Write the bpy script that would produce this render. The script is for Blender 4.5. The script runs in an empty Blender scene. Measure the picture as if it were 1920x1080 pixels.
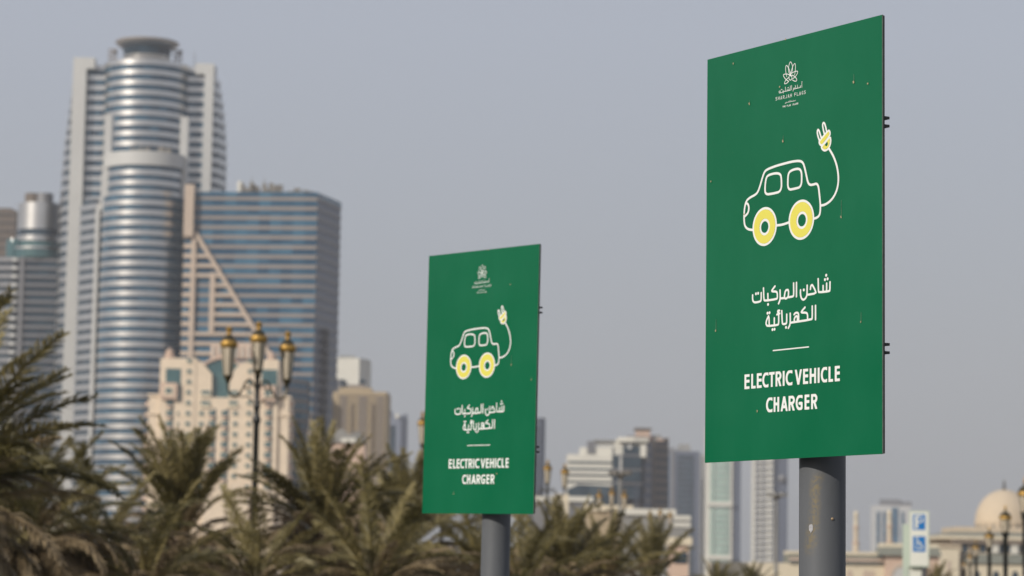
import bpy, bmesh, math, random
import numpy as np
from math import sin, cos, pi, radians, sqrt
from mathutils import Vector, Matrix
random.seed(7)
SC = bpy.context.scene
COL = SC.collection

# ------------------------------------------------------------------ camera
FPX, PITCH, ROLL = 5053.5, 0.1064, 0.01678          # focal length in photo pixels (1920 wide), tilt, roll
EYE = Vector((0, 0, 1.6))
_x0, _u0 = Vector((1, 0, 0)), Vector((0, -sin(PITCH), cos(PITCH)))
CX = _x0*cos(ROLL) + _u0*sin(ROLL); CU = _u0*cos(ROLL) - _x0*sin(ROLL); CF = Vector((0, cos(PITCH), sin(PITCH)))
cam = bpy.data.cameras.new('camera'); camo = bpy.data.objects.new('camera', cam); COL.objects.link(camo)
camo.matrix_world = Matrix.Translation(EYE) @ Matrix((CX, CU, -CF)).transposed().to_4x4()
cam.sensor_width = 36; cam.lens = FPX/1920*36
cam.clip_start = 0.1; cam.clip_end = 20000
cam.dof.use_dof = True; cam.dof.focus_distance = 9.5; cam.dof.aperture_fstop = 4.7
SC.camera = camo

# ------------------------------------------------------------------ sky, sun, exposure
SUN_EL, SUN_AZ = radians(27), radians(180+45)       # azimuth clockwise from +Y: behind the camera, to its left
w = bpy.data.worlds.new('World'); SC.world = w; w.use_nodes = True
nt = w.node_tree; nt.nodes.clear()
sky = nt.nodes.new('ShaderNodeTexSky'); sky.sky_type = 'NISHITA'; sky.sun_disc = False
sky.sun_elevation = SUN_EL; sky.sun_rotation = SUN_AZ
sky.altitude = 0; sky.air_density = 1.3; sky.dust_density = 3.0; sky.ozone_density = 2.0
mix = nt.nodes.new('ShaderNodeMixRGB'); mix.inputs[0].default_value = 0.85
# dust veil over the whole sky: greyer towards the horizon all round, as in the photograph
tcw = nt.nodes.new('ShaderNodeTexCoord'); spw = nt.nodes.new('ShaderNodeSeparateXYZ'); rpw = nt.nodes.new('ShaderNodeValToRGB')
rpw.color_ramp.elements[0].position = 0.0; rpw.color_ramp.elements[0].color = (.365, .375, .395, 1)
rpw.color_ramp.elements[1].position = .20; rpw.color_ramp.elements[1].color = (.455, .48, .553, 1)
scw = nt.nodes.new('ShaderNodeVectorMath'); scw.operation = 'SCALE'; scw.inputs['Scale'].default_value = 10
nt.links.new(tcw.outputs['Generated'], spw.inputs[0]); nt.links.new(spw.outputs[2], rpw.inputs[0])
nt.links.new(rpw.outputs[0], scw.inputs[0]); nt.links.new(scw.outputs[0], mix.inputs[2])
bg = nt.nodes.new('ShaderNodeBackground'); bg.inputs[1].default_value = 0.1
wo = nt.nodes.new('ShaderNodeOutputWorld')
nt.links.new(sky.outputs[0], mix.inputs[1]); nt.links.new(mix.outputs[0], bg.inputs[0]); nt.links.new(bg.outputs[0], wo.inputs[0])
sl = bpy.data.lights.new('sun', 'SUN'); sl.energy = 3.4; sl.angle = radians(1.0); sl.color = (1, .93, .83)
so = bpy.data.objects.new('sun', sl); COL.objects.link(so)
sdir = Vector((sin(SUN_AZ)*cos(SUN_EL), cos(SUN_AZ)*cos(SUN_EL), sin(SUN_EL)))
so.rotation_euler = sdir.to_track_quat('Z', 'Y').to_euler(); so.location = (0, -20, 60)
vs = SC.view_settings; vs.view_transform = 'Standard'; vs.look = 'None'; vs.exposure = 0.0; vs.gamma = 1
vs.use_curve_mapping = False
SC.cycles.volume_bounces = 1; SC.cycles.max_bounces = 8
SC.cycles.use_denoising = True

# ------------------------------------------------------------------ helpers
def W(px, py, Y):
    """Place on the plane y = Y that is seen at photo pixel (px, py)."""
    d = CF + CX*((px-960)/FPX) - CU*((py-540)/FPX)
    return EYE + d*((Y-EYE.y)/d.y)

def mat(name, col, rough=.6, metal=0., spec=.5, var=.0, scale=1., bump=0., col2=None, stretch=(1, 1, 1), coat=0.):
    m = bpy.data.materials.new(name); m.use_nodes = True
    n = m.node_tree; b = n.nodes['Principled BSDF']
    b.inputs['Base Color'].default_value = (*col, 1); b.inputs['Roughness'].default_value = rough
    b.inputs['Metallic'].default_value = metal; b.inputs['Specular IOR Level'].default_value = spec
    if coat: b.inputs['Coat Weight'].default_value = coat
    if var or col2:
        tc = n.nodes.new('ShaderNodeTexCoord'); mp = n.nodes.new('ShaderNodeMapping'); mp.inputs['Scale'].default_value = stretch
        no = n.nodes.new('ShaderNodeTexNoise'); no.inputs['Scale'].default_value = scale; no.inputs['Detail'].default_value = 6
        rp = n.nodes.new('ShaderNodeValToRGB'); rp.color_ramp.elements[0].position = .35; rp.color_ramp.elements[1].position = .68
        c2 = col2 or tuple(c*(1-var) for c in col)
        rp.color_ramp.elements[0].color = (*c2, 1); rp.color_ramp.elements[1].color = (*col, 1)
        n.links.new(tc.outputs['Object'], mp.inputs[0]); n.links.new(mp.outputs[0], no.inputs['Vector'])
        n.links.new(no.outputs[0], rp.inputs[0]); n.links.new(rp.outputs[0], b.inputs['Base Color'])
        if bump:
            bp = n.nodes.new('ShaderNodeBump'); bp.inputs['Strength'].default_value = bump; bp.inputs['Distance'].default_value = .02
            n.links.new(no.outputs[0], bp.inputs['Height']); n.links.new(bp.outputs[0], b.inputs['Normal'])
    return m

def glass_mat(name, col, col2, cell=(3, 3, 3.6), rough=.12, metal=0.0):
    """Facade glazing whose single panes differ in tone (blinds, tilt)."""
    m = bpy.data.materials.new(name); m.use_nodes = True; n = m.node_tree; b = n.nodes['Principled BSDF']
    b.inputs['Roughness'].default_value = rough; b.inputs['Metallic'].default_value = metal
    ge = n.nodes.new('ShaderNodeNewGeometry'); dv = n.nodes.new('ShaderNodeVectorMath'); dv.operation = 'DIVIDE'
    dv.inputs[1].default_value = cell
    fl = n.nodes.new('ShaderNodeVectorMath'); fl.operation = 'FLOOR'
    wn = n.nodes.new('ShaderNodeTexWhiteNoise')
    no = n.nodes.new('ShaderNodeTexNoise'); no.inputs['Scale'].default_value = .06
    ad = n.nodes.new('ShaderNodeMath'); ad.operation = 'MULTIPLY'
    rp = n.nodes.new('ShaderNodeValToRGB'); rp.color_ramp.elements[0].position = .1; rp.color_ramp.elements[1].position = .5
    rp.color_ramp.elements[0].color = (*col, 1); rp.color_ramp.elements[1].color = (*col2, 1)
    n.links.new(ge.outputs['Position'], dv.inputs[0]); n.links.new(dv.outputs[0], fl.inputs[0]); n.links.new(fl.outputs[0], wn.inputs['Vector'])
    n.links.new(ge.outputs['Position'], no.inputs['Vector'])
    n.links.new(wn.outputs['Value'], ad.inputs[0]); n.links.new(no.outputs[0], ad.inputs[1])
    n.links.new(ad.outputs[0], rp.inputs[0]); n.links.new(rp.outputs[0], b.inputs['Base Color'])
    return m

class MB:
    """Collects shapes and links them as ONE mesh object."""
    def __init__(s): s.v = []; s.f = []
    def quads(s, vs, fs):
        o = len(s.v); s.v += [tuple(p) for p in vs]; s.f += [tuple(i+o for i in f) for f in fs]; return s
    def box(s, x0, x1, y0, y1, z0, z1):
        return s.quads([(x0,y0,z0),(x1,y0,z0),(x1,y1,z0),(x0,y1,z0),(x0,y0,z1),(x1,y0,z1),(x1,y1,z1),(x0,y1,z1)],
                       [(0,3,2,1),(4,5,6,7),(0,1,5,4),(1,2,6,5),(2,3,7,6),(3,0,4,7)])
    def prism(s, poly, z0, z1, top=None):
        n = len(poly); top = top or poly
        return s.quads([(x,y,z0) for x,y in poly]+[(x,y,z1) for x,y in top],
                       [tuple(range(n))[::-1], tuple(range(n,2*n))]+[(i,(i+1)%n,n+(i+1)%n,n+i) for i in range(n)])
    def slab_xz(s, poly, y0, y1):
        n = len(poly)
        return s.quads([(x,y0,z) for x,z in poly]+[(x,y1,z) for x,z in poly],
                       [tuple(range(n)), tuple(range(n,2*n))[::-1]]+[(i,n+i,n+(i+1)%n,(i+1)%n) for i in range(n)])
    def lathe(s, prof, c=(0,0,0), n=32):
        o = []
        for r, z in prof:
            for i in range(n):
                a = 2*pi*i/n; o.append((c[0]+r*cos(a), c[1]+r*sin(a), c[2]+z))
        fs = [(j*n+i, j*n+(i+1)%n, (j+1)*n+(i+1)%n, (j+1)*n+i) for j in range(len(prof)-1) for i in range(n)]
        if prof[0][0] > 1e-4: fs.append(tuple(range(n))[::-1])
        if prof[-1][0] > 1e-4: fs.append(tuple(range((len(prof)-1)*n, len(prof)*n)))
        return s.quads(o, fs)
    def tube(s, pts, rad, n=8):
        pts = [Vector(p) for p in pts]; rs = rad if isinstance(rad, (list, tuple)) else [rad]*len(pts); o = []
        for i, p in enumerate(pts):
            d = (pts[min(i+1, len(pts)-1)] - pts[max(i-1, 0)]).normalized()
            a = d.cross(Vector((0, 1, 0.013))).normalized(); b = d.cross(a)
            for k in range(n):
                t = 2*pi*k/n; o.append(p + (a*cos(t)+b*sin(t))*rs[i])
        fs = [(j*n+i, j*n+(i+1)%n, (j+1)*n+(i+1)%n, (j+1)*n+i) for j in range(len(pts)-1) for i in range(n)]
        fs += [tuple(range(n))[::-1], tuple(range((len(pts)-1)*n, len(pts)*n))]
        return s.quads(o, fs)
    def ribbon(s, path, z0, z1, back, front):
        """Solid strip along a plan path (left to right seen from outside at -y)."""
        P = [Vector((x, y)) for x, y in path]; N = []
        for i in range(len(P)):
            d = (P[min(i+1, len(P)-1)] - P[max(i-1, 0)]).normalized(); N.append(Vector((d.y, -d.x)))
        n = len(P); o = []
        for off, z in ((front, z0), (front, z1), (back, z1), (back, z0)):
            for p, m in zip(P, N): q = p+m*off; o.append((q.x, q.y, z))
        fs = []
        for k in range(4):
            k2 = (k+1) % 4
            fs += [(k*n+i, k*n+i+1, k2*n+i+1, k2*n+i) for i in range(n-1)]
        fs += [(0, n, 2*n, 3*n), (n-1, 4*n-1, 3*n-1, 2*n-1)]
        return s.quads(o, fs)
    def mesh(s, name, m=None, smooth=False):
        me = bpy.data.meshes.new(name); me.from_pydata(s.v, [], s.f)
        bm = bmesh.new(); bm.from_mesh(me); bmesh.ops.recalc_face_normals(bm, faces=bm.faces); bm.to_mesh(me); bm.free()
        if m: me.materials.append(m)
        if smooth:
            me.polygons.foreach_set('use_smooth', [True]*len(me.polygons))
            try: me.set_sharp_from_angle(angle=radians(38))
            except Exception: pass
        me.update(); return me
    def build(s, name, m, parent=None, loc=(0,0,0), smooth=False):
        return put(name, s.mesh(name, m, smooth), parent, loc)

def put(name, me, parent=None, loc=(0,0,0), rot=None, scale=None):
    o = bpy.data.objects.new(name, me); COL.objects.link(o)
    if parent: o.parent = parent
    o.location = loc
    if rot: o.rotation_euler = rot
    if scale: o.scale = scale
    return o
def tag(o, label=None, cat=None, group=None, kind=None):
    if label: o['label'] = label
    if cat: o['category'] = cat
    if group: o['group'] = group
    if kind: o['kind'] = kind
    return o
def thing(name, loc, label, cat, group=None, rz=0, ry=0):
    o = bpy.data.objects.new(name, None); COL.objects.link(o); o.location = loc; o.rotation_euler = (0, ry, rz)
    o.empty_display_size = .3
    return tag(o, label, cat, group)
def copy_tree(o, parent=None):
    kids = [c for c in KIDS(o)]
    c = o.copy(); COL.objects.link(c); c.parent = parent
    for k in kids: copy_tree(k, c)
    return c
def KIDS(o): return list(o.children)

# ------------------------------------------------------------------ materials
M = dict(
 silver=mat('silver_panel', (.64,.63,.615), .31, .85, var=.12, scale=.12),
 white_panel=mat('white_panel', (.52,.52,.505), .55, 0, var=.08, scale=.1),
 grey_panel=mat('grey_panel', (.21,.21,.22), .5, .3, var=.1, scale=.1),
 blue_glass=glass_mat('blue_glass', (.014,.050,.090), (.035,.11,.175)),
 dark_glass=glass_mat('dark_glass', (.018,.034,.050), (.03,.06,.085)),
 office_glass=glass_mat('office_glass', (.012,.058,.112), (.055,.16,.25), cell=(4.1, 50, 3.55), rough=.14),
 teal_glass=glass_mat('teal_glass', (.05,.115,.125), (.075,.15,.155), cell=(1.5, 2, 1.7)),
 grey_glass=glass_mat('grey_glass', (.030,.048,.065), (.055,.08,.10)),
 pale_glass=glass_mat('pale_glass', (.33,.46,.40), (.40,.53,.46)),
 beige_band=mat('beige_band', (.275,.24,.215), .7, var=.1, scale=.1),
 beige_frame=mat('beige_frame', (.52,.42,.335), .75, var=.08, scale=.2),
 cream=mat('cream_render', (.76,.63,.475), .8, var=.1, scale=.25),
 pink=mat('pink_render', (.60,.44,.34), .8, var=.1, scale=.3),
 tan=mat('tan_render', (.42,.335,.22), .8, var=.12, scale=.1),
 brown=mat('brown_render', (.16,.13,.105), .8, var=.15, scale=.1),
 brick_red=mat('terracotta_roof', (.22,.155,.13), .85, var=.2, scale=.3),
 white=mat('white_render', (.66,.64,.57), .7, var=.08, scale=.1),
 grey=mat('grey_concrete', (.27,.265,.25), .8, var=.18, scale=.2),
 dkgrey=mat('dark_cladding', (.055,.052,.052), .6, var=.15, scale=.1),
 slate=mat('blue_grey_facade', (.12,.14,.19), .45, .2, var=.15, scale=.05),
 roof_green=mat('grey_green_roof', (.20,.205,.165), .8, var=.15, scale=.3),
 sand=mat('sandstone', (.56,.46,.335), .85, var=.1, scale=.4),
 sand_lt=mat('pale_sandstone', (.68,.60,.45), .85, var=.08, scale=.4),
 dome=mat('dome_plaster', (.57,.465,.335), .75, var=.07, scale=.3),
 black=mat('black_paint', (.018,.018,.017), .45, var=.3, scale=9),
 bronze=mat('bronze_paint', (.07,.055,.025), .4, .4, var=.3, scale=12),
 gold=mat('gold_leaf', (.50,.30,.075), .5, .6, var=.3, scale=8),
 lamp_glass=mat('frosted_glass', (.56,.48,.37), .5, 0, var=.1, scale=5),
 clutter=mat('roof_equipment', (.24,.22,.19), .8, var=.3, scale=.6),
 frond=None, sign_white=None)

# ------------------------------------------------------------------ ground and air
gm = mat('sandy_ground', (.30,.25,.18), .95, var=.35, scale=.08, bump=.3)
g = MB(); g.quads([(-3200,-180,0),(3200,-150,0),(3200,3200,0),(-3200,3200,0)], [(0,1,2,3)])
tag(g.build('ground', gm), kind='structure')
lot = MB(); lot.quads([(-60,-60,.004),(60,-60,.004),(60,25.9,.004),(-60,25.9,.004)], [(0,1,2,3)])
tag(lot.build('parking_lot', mat('worn_asphalt', (.055,.054,.052), .9, var=.3, scale=3, bump=.3)), kind='structure')
kb = MB().box(-80,60,25.9,26.1,0,.13); tag(kb.build('kerb', M['grey']), kind='structure')
lawn = MB(); lawn.quads([(-80,26.1,.004),(60,26.1,.004),(60,135,.004),(-80,135,.004)], [(0,1,2,3)])
tag(lawn.build('lawn', mat('dry_lawn', (.10,.11,.045), .95, var=.4, scale=1.5, bump=.4)), kind='structure')
tb = MB(); rt = random.Random(3)
for i in range(9000):
    cx_, cy_ = -38+rt.gauss(0,2.2), rt.uniform(-4, 46); hh_ = 5.2+1.5*sin(cy_*.7)+rt.uniform(-.6,.6)
    c_ = Vector((cx_, cy_, rt.uniform(.4, 1)**.8*hh_)); a_ = Vector((rt.gauss(0,1),rt.gauss(0,1),rt.gauss(0,1))).normalized()*.34; b_ = a_.cross(Vector((rt.gauss(0,1),rt.gauss(0,1),rt.gauss(0,1)))).normalized()*.22
    tb.quads([c_-a_, c_+b_, c_+a_, c_-b_], [(0,1,2,3)])
tag(tb.build('added_tree_belt', mat('dark_foliage', (.045,.055,.02), .7, var=.5, scale=1)), kind='stuff')  # unseen foliage added to darken the reflection low on the sign panels
hb = MB().box(-3300,3300,-200,3300,-1,260)
hz = hb.build('haze', None); tag(hz, kind='stuff')
hm = bpy.data.materials.new('haze_air'); hm.use_nodes = True; hn = hm.node_tree; hn.nodes.clear()
pv = hn.nodes.new('ShaderNodeVolumePrincipled'); pv.inputs['Density'].default_value = 0.00015
pv.inputs['Color'].default_value = (.70,.72,.78,1); pv.inputs['Anisotropy'].default_value = 0.0
ho = hn.nodes.new('ShaderNodeOutputMaterial'); hn.links.new(pv.outputs[0], ho.inputs['Volume'])
hz.data.materials.append(hm)

# ------------------------------------------------------------------ towers
def arc(cx, cy, r, a0, a1, n=24):
    """plan arc bulging to -y; angles in degrees from straight ahead (-y), left negative"""
    return [(cx+r*sin(radians(a0+(a1-a0)*i/n)), cy-r*cos(radians(a0+(a1-a0)*i/n))) for i in range(n+1)]

class Bld:
    """A building at depth Y: its Empty stands under photo pixel (px, py); x(), z() give local metres."""
    def __init__(s, name, px, py, Y, label, cat, group=None):
        s.Y = Y; s.X0 = W(px, py, Y).x
        s.root = thing(name, (s.X0, Y, 0), label, cat, group)
    def x(s, px, py, dy=0): return W(px, py, s.Y+dy).x - s.X0
    def z(s, px, py, dy=0): return W(px, py, s.Y+dy).z
    def part(s, name, mb, m, loc=(0,0,0), smooth=False, parent=None):
        return mb.build(name, m, parent or s.root, loc, smooth)
    def stack(s, name, mb, m, zs, smooth=False, parent=None):
        me = mb.mesh(name, m, smooth)
        return [put(name, me, parent or s.root, (0,0,z)) for z in zs]
    def grid(s, name, mb, m, pts, smooth=False, parent=None):
        me = mb.mesh(name, m, smooth)
        return [put(name, me, parent or s.root, p) for p in pts]

def roof_clutter(b, x0, x1, y0, y1, z, n, hmax, seed=1, m='clutter'):
    r = random.Random(seed)
    for i in range(n):
        x = x0+(x1-x0)*(i+.5)/n + r.uniform(-.6,.6); wd = (x1-x0)/n*r.uniform(.42,.62); h = hmax*r.uniform(.55,1)
        c = MB().box(x-wd, x+wd, y0, y1, z, z+h)
        if r.random() < .2:
            c.tube([(x, y0+.5, z+h), (x, y0+.5, z+h+hmax*.5)], .12, 5); c.box(x-wd*.7, x+wd*.7, y0+.2, y0+.6, z+h+.3, z+h+.55)
        b.part('roof_equipment', c, M[m])

# --- A: the tallest silver tower with the round helipad
t = Bld('silver_tower', 275, 125, 1000, 'tallest silver and blue glass tower with a round helipad on its roof', 'tower')
zt = t.z(275,122); PIT = 3.83; R1 = 15.9
front = [(-22,.6),(-R1+.2,.6)] + arc(0, 2.5, R1, -82, 82, 28) + [(R1-.2,.6),(22.2,.6)]
nf = int(zt/PIT)
t.part('core', MB().prism([(x*.985, y+1.2) for x, y in front]+[(22,26),(-22,26)], 0, zt-1.0), M['dark_glass'])
t.stack('spandrel', MB().ribbon(front, -.95, .95, -.9, .22), M['silver'], [zt-1.2-k*PIT for k in range(nf)], True)
t.stack('window_strip', MB().ribbon(front, -.96, .96, -.7, -.05), M['blue_glass'], [zt-1.2-PIT/2-k*PIT for k in range(nf)], True)
zl, zr = t.z(150,110), t.z(388,121)
t.part('pier', MB().box(-27.2,-22.2,-2.6,8,0,zl).box(-22.2,-19.2,-2.6,2,zl-4.2,zl), M['white_panel'])
t.part('pier', MB().box(22.2,25.6,-2.2,8,0,zr).box(18.6,22.2,-2.2,2,zr-4.0,zr), M['white_panel'])
for sgn, w0, w1, zz0, hh in ((-1, 1.3, 5.6, t.z(135,150), 46), (1, .6, 4.2, t.z(402,140), 34)):
    xb = 27.2 if sgn < 0 else 25.6
    for k in range(nf-1):
        z = zt-1.2-k*PIT-PIT
        q = max(0, min(1, (zz0-z)/hh)); ww = w0+(w1-w0)*(1-(1-q)**2)
        if z > zz0: continue
        p = [(sgn*xb, -1.2), (sgn*(xb+ww*.5), 2.5), (sgn*(xb+ww), 12)]
        if sgn < 0: p = p[::-1]
        t.part('side_spandrel', MB().ribbon(p, z-1.0, z+1.0, -1.4, .25), M['silver'])
        t.part('side_window', MB().ribbon(p, z-PIT+1.0, z-1.0, -1.4, -.1), M['dark_glass'])
zc = t.z(272, 80)+.6
t.part('crown_wall', MB().lathe([(8.4,-12),(8.4,-7.6),(8.8,-6.4),(8.9,-5.7)], (-.4,3,zc), 40), M['silver'], smooth=True)
t.part('crown_window', MB().lathe([(8.7,-5.7),(9.2,-2.7)], (-.4,3,zc), 40), M['dark_glass'], smooth=True)
t.part('helipad_deck', MB().lathe([(9.3,-2.7),(10.2,-2.1),(11.2,-1.3),(11.7,-.7),(11.75,-.2),(11.5,0)], (-.4,3,zc), 48), M['silver'], smooth=True)
t.part('helipad_edge', MB().lathe([(11.78,-.75),(11.9,-.7),(11.9,-.1),(11.6,.1)], (-.4,3,zc), 48), M['beige_band'], smooth=True)
for x in (-13.4, 11.2):
    c = MB()
    for i in range(3): c.tube([(x-1+i*1.1, 3, zt-.5), (x-1.2+i*1.2, 3, zt+6.6)], .2, 5)
    for h in (3, 4.6, 6.2): c.box(x-1.7, x+1.8, 2.8, 3.2, zt+h-.25, zt+h+.25)
    c.lathe([(0,-.8),(1.0,0),(0,.8)], (x+.9, 2.4, zt+5.4), 8)
    t.part('antenna_frame', c, M['beige_band'])
t.part('antenna', MB().tube([(17,8,zt-2),(17,8,zt+7)], .12, 5), M['grey'])

# --- B: the nearer round silver tower
t = Bld('round_silver_tower', 265, 300, 950, 'round silver tower with beige crown standing in front of the tallest tower', 'tower')
z0 = t.z(265,283); z1 = t.z(265,309); z2 = t.z(265,364); PIT = 3.62; RA, RB = 14.3, 15.9
ring = arc(0, 14, RA, -88, 88, 28); wide = arc(0, 15, RB, -86, 95, 32)
t.part('crown_wall', MB().ribbon(arc(0,14,RA+.5,-88,88,28), z1, z0, -1.5, .2), M['white_panel'], smooth=True)
t.part('core', MB().prism([(x*.96,y+.8) for x,y in ring]+[(13,28),(-13,28)], 0, z0-1.5), M['dark_glass'])
n1 = int((z1-z2)/PIT)
t.stack('spandrel', MB().ribbon(ring, -.9, .9, -.8, .2), M['silver'], [z1-PIT*.72-k*PIT for k in range(3)], True)
t.stack('window_strip', MB().ribbon(ring, -.9, .9, -.7, -.15), M['blue_glass'], [z1-PIT*.22-k*PIT for k in range(3)], True)
nf = int(z2/PIT)
t.stack('spandrel', MB().ribbon(wide, -.9, .9, -.8, .22), M['silver'], [z1-PIT*.72-k*PIT for k in range(3, nf+3)], True)
t.stack('window_strip', MB().ribbon(wide, -.9, .9, -.7, -.05), M['blue_glass'], [z1-PIT*.22-k*PIT for k in range(3, nf+3)], True)
t.part('fin', MB().box(-14.9,-12.2,9,14,z2-2,t.z(203,207)), M['white_panel'])
t.part('fin', MB().box(12.4,15.2,9,14,z2-6,t.z(338,211)), M['white_panel'])
t.part('brace', MB().slab_xz([(-15.3,z2-5),(-12.6,z2-5),(-12.6,z0-1),(-13.6,z0-1),(-15.3,z0-8)], 8, 9), M['white_panel'])
wing = [(-24.5,21),(-16.6,11)]
t.part('pier', MB().box(-17.1,-15.7,9.2,11,0,z2-4), M['white_panel'])
t.part('wing_core', MB().prism([(-24.4,22),(-16.4,12),(-14,14),(-14,28),(-24,30)], 0, z2-2), M['dark_glass'])
t.stack('wing_spandrel', MB().ribbon(wing, -1.05, 1.05, -.9, .3), M['silver'], [z1-PIT*.72-k*PIT for k in range(3, nf+3)])
t.stack('wing_window', MB().ribbon([(-23.2,19.4),(-17.6,12.3)], -.8, .8, -.7, .05), M['dark_glass'], [z1-PIT*.22-k*PIT for k in range(3, nf+3)])
for dx in (-3.6, -1, 1.4, 6.4, 9.0):
    t.part('roof_equipment', MB().box(dx-1.1,dx+1.1,3,5,z0-1.6,z0+1.5+.5*sin(dx*9)).tube([(dx-.6,3.2,z0+1.2),(dx+1.6,3.2,z0+2.9)], .18, 5), M['clutter'])

# --- C: the blue glass office block with the beige A frame
t = Bld('blue_office_block', 480, 365, 950, 'blue glass office block with beige bands and a slanting beige frame', 'office building')
xl, xr = t.x(350,360), t.x(597,364); xe = xr+6.6
zt = t.z(480,363); PIT = 18.42/FPX*950; yl, yr, ye = 0, -3.0, 22
out = [(xl,yl),(xr,yr),(xe,ye)]
t.part('core', MB().prism([(xl+.6,yl+.8),(xr-.3,yr+.9),(xe-.6,ye),(xl+1,ye+6)], 0, zt-.3), M['dark_glass'])
nf = int(zt/PIT); xs0 = xl+3.1
t.part('parapet', MB().ribbon([(xs0,yl-.2),(xr,yr),(xe,ye)], zt-1.4, zt+.3, -.8, .25), M['office_glass'])
zb = [zt-2.0-k*PIT for k in range(nf)]
t.stack('band', MB().ribbon([(xs0,yl-.2),(xr,yr)], -.62, .62, -.6, .15), M['beige_band'], zb)
t.stack('window_strip', MB().ribbon([(xs0,yl-.2),(xr,yr)], -PIT+.62, -.62, -.5, 0), M['office_glass'], zb)
t.stack('side_band', MB().ribbon([(xr+.02,yr+.3),(xe,ye)], -.62, .62, -.6, .33), M['grey_panel'], zb)  # shade of this side face is put into greyer bands and slate windows
t.stack('side_window', MB().ribbon([(xr+.02,yr+.3),(xe,ye)], -PIT+.62, -.62, -.5, .02), M['slate'], zb)
zA = t.z(368,440); nA = [z for z in zb if z < zA]
t.part('corner_pillar', MB().box(xl-.4,xl+3.0,-3,2,zA-1,t.z(357,348)), M['beige_frame'])
t.stack('left_band', MB().ribbon([(xl-.4,-.2),(xs0,-.4)], -.8, .8, -.6, .7), M['beige_frame'], nA)
t.stack('left_window', MB().ribbon([(xl-.3,-.2),(xs0,-.4)], -PIT+.8, -.8, -.5, .1), M['office_glass'], nA)
def onface(o):
    o.location.y = xl*3.0/(xr-xl); o.rotation_euler.z = math.atan2(-3.0, xr-xl); return o
onface(t.part('frame_column', MB().box(xs0-.6,xs0+1.0,-1.5,0,0,zA+1), M['beige_frame']))
xd, zd = t.x(487,632), t.z(487,632)
def dg(z): return xs0+.4+(xd-xs0-.4)*(zA+1-z)/(zA+1-zd)
onface(t.part('diagonal_beam', MB().slab_xz([(dg(zA+1)-.9,zA+1),(dg(zA+1)+.7,zA+1),(dg(0)+.9,0),(dg(0)-1.2,0)], -1.5, -.1), M['beige_frame']))
xm = t.x(400,520)
onface(t.part('frame_column', MB().box(xm-.85,xm+.85,-1.3,-.1,t.z(400,624),t.z(400,512)), M['beige_frame']))
for z in nA:
    if z < zA-7 and z > zd-1:
        long_ = z > t.z(400,518) or z < t.z(400,618)
        onface(t.part('frame_beam', MB().box(xs0+1.0 if long_ else xm+.85, dg(z)-.5, -1.1,-.1, z-.62,z+.62), M['beige_frame']))
    elif z <= zd-1:
        onface(t.part('frame_beam', MB().box(xs0+1.0, xs0+24, -1.1,-.1, z-.6,z+.6), M['beige_frame']))
zbal = [z for z in zb if z < t.z(605,600)]
t.stack('balcony', MB().box(xr+1.6,xr+4.4,4,12,-1.2,1.2), M['dkgrey'], [z-PIT/2 for z in zbal])
t.part('roof_wall', MB().box(t.x(442,350),t.x(580,350),6,14,zt,zt+1.6), M['grey'])
roof_clutter(t, t.x(448,350), t.x(530,350), 1, 4, zt-.3, 10, 4.4, 5)
roof_clutter(t, t.x(540,352), t.x(590,352), 2, 5, zt-.3, 4, 2.8, 8)
t.part('water_tank', MB().lathe([(0.9,0),(.9,4.2),(.3,4.7)], (t.x(449,350),1.5,zt), 12), M['white'])
t.part('water_tank', MB().lathe([(0.8,0),(.8,1.2),(.3,1.5)], (t.x(387,360),5,zt), 12), M['white'])

# --- low angled wing beside the hotel
t = Bld('angled_glass_wing', 575, 720, 915, 'dark glass wing with slanting beige bands right behind the hotel', 'building')
xa, xb_, xc = t.x(541,700), t.x(556,700), t.x(590,720); zt = t.z(552,712)
p = [(xa,-8),(xa+6.5,4)]
t.part('core', MB().prism([(xa,-7.4),(xa+6.6,4.6),(xa+6.6,14),(xa,14)], 0, zt), M['dark_glass'])
t.stack('band', MB().ribbon(p, -.5, .5, -.5, .3), M['beige_band'], [zt-.5-k*3.35 for k in range(int(zt/3.35))])
t.stack('window_strip', MB().ribbon(p, -2.85, -.5, -.4, 0), M['office_glass'], [zt-.5-k*3.35 for k in range(int(zt/3.35))])

# --- D: the rounded tower at the left edge
t = Bld('rounded_grey_tower', 70, 380, 1020, 'grey tower with a rounded metal top at the left edge of the photo', 'tower')
zt = t.z(70,378); cx = t.x(77,400,9); r = 43/FPX*1029
crown = arc(cx, 9, r, -80, 100, 20); z3 = t.z(70,428); z4 = t.z(70,482)
t.part('crown_wall', MB().lathe([(r,z3),(r,zt)], (cx,9,0), 40), M['silver'], smooth=True)
t.part('crown_wall', MB().box(cx+r*.5,cx+r*1.35,5,18,z3,zt-.6), M['grey_panel'])
t.part('roof_drum', MB().lathe([(3.4,0),(3.4,4.0)], (cx-2.8,8,zt), 20), M['brown'], smooth=True)
t.part('roof_drum', MB().lathe([(3.3,0),(3.3,4.0)], (cx+1.6,7,zt), 20), M['grey_panel'], smooth=True)
t.part('crown_core', MB().lathe([(r-.5,0),(r-.5,z3+.2)], (cx,9,0), 32), M['dark_glass'])
for k, (ya, yb, m_) in enumerate(((428,440,'dark_glass'),(440,450,'silver'),(450,462,'teal_glass'),(462,466,'silver'),(466,482,'teal_glass'))):
    rr = r + (.3 if m_ == 'silver' else 0) + (1.5 if k > 2 else 0)
    t.part('crown_window' if 'glass' in m_ else 'crown_band', MB().lathe([(rr, t.z(70,yb)), (rr, t.z(70,ya))], (cx,9,0), 40), M[m_], smooth=True)
t.part('side_turret', MB().lathe([(3.4,t.z(25,500)),(3.6,t.z(25,455)),(3.2,t.z(25,446))], (t.x(24,450),6,0), 20), M['teal_glass'], smooth=True)
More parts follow.
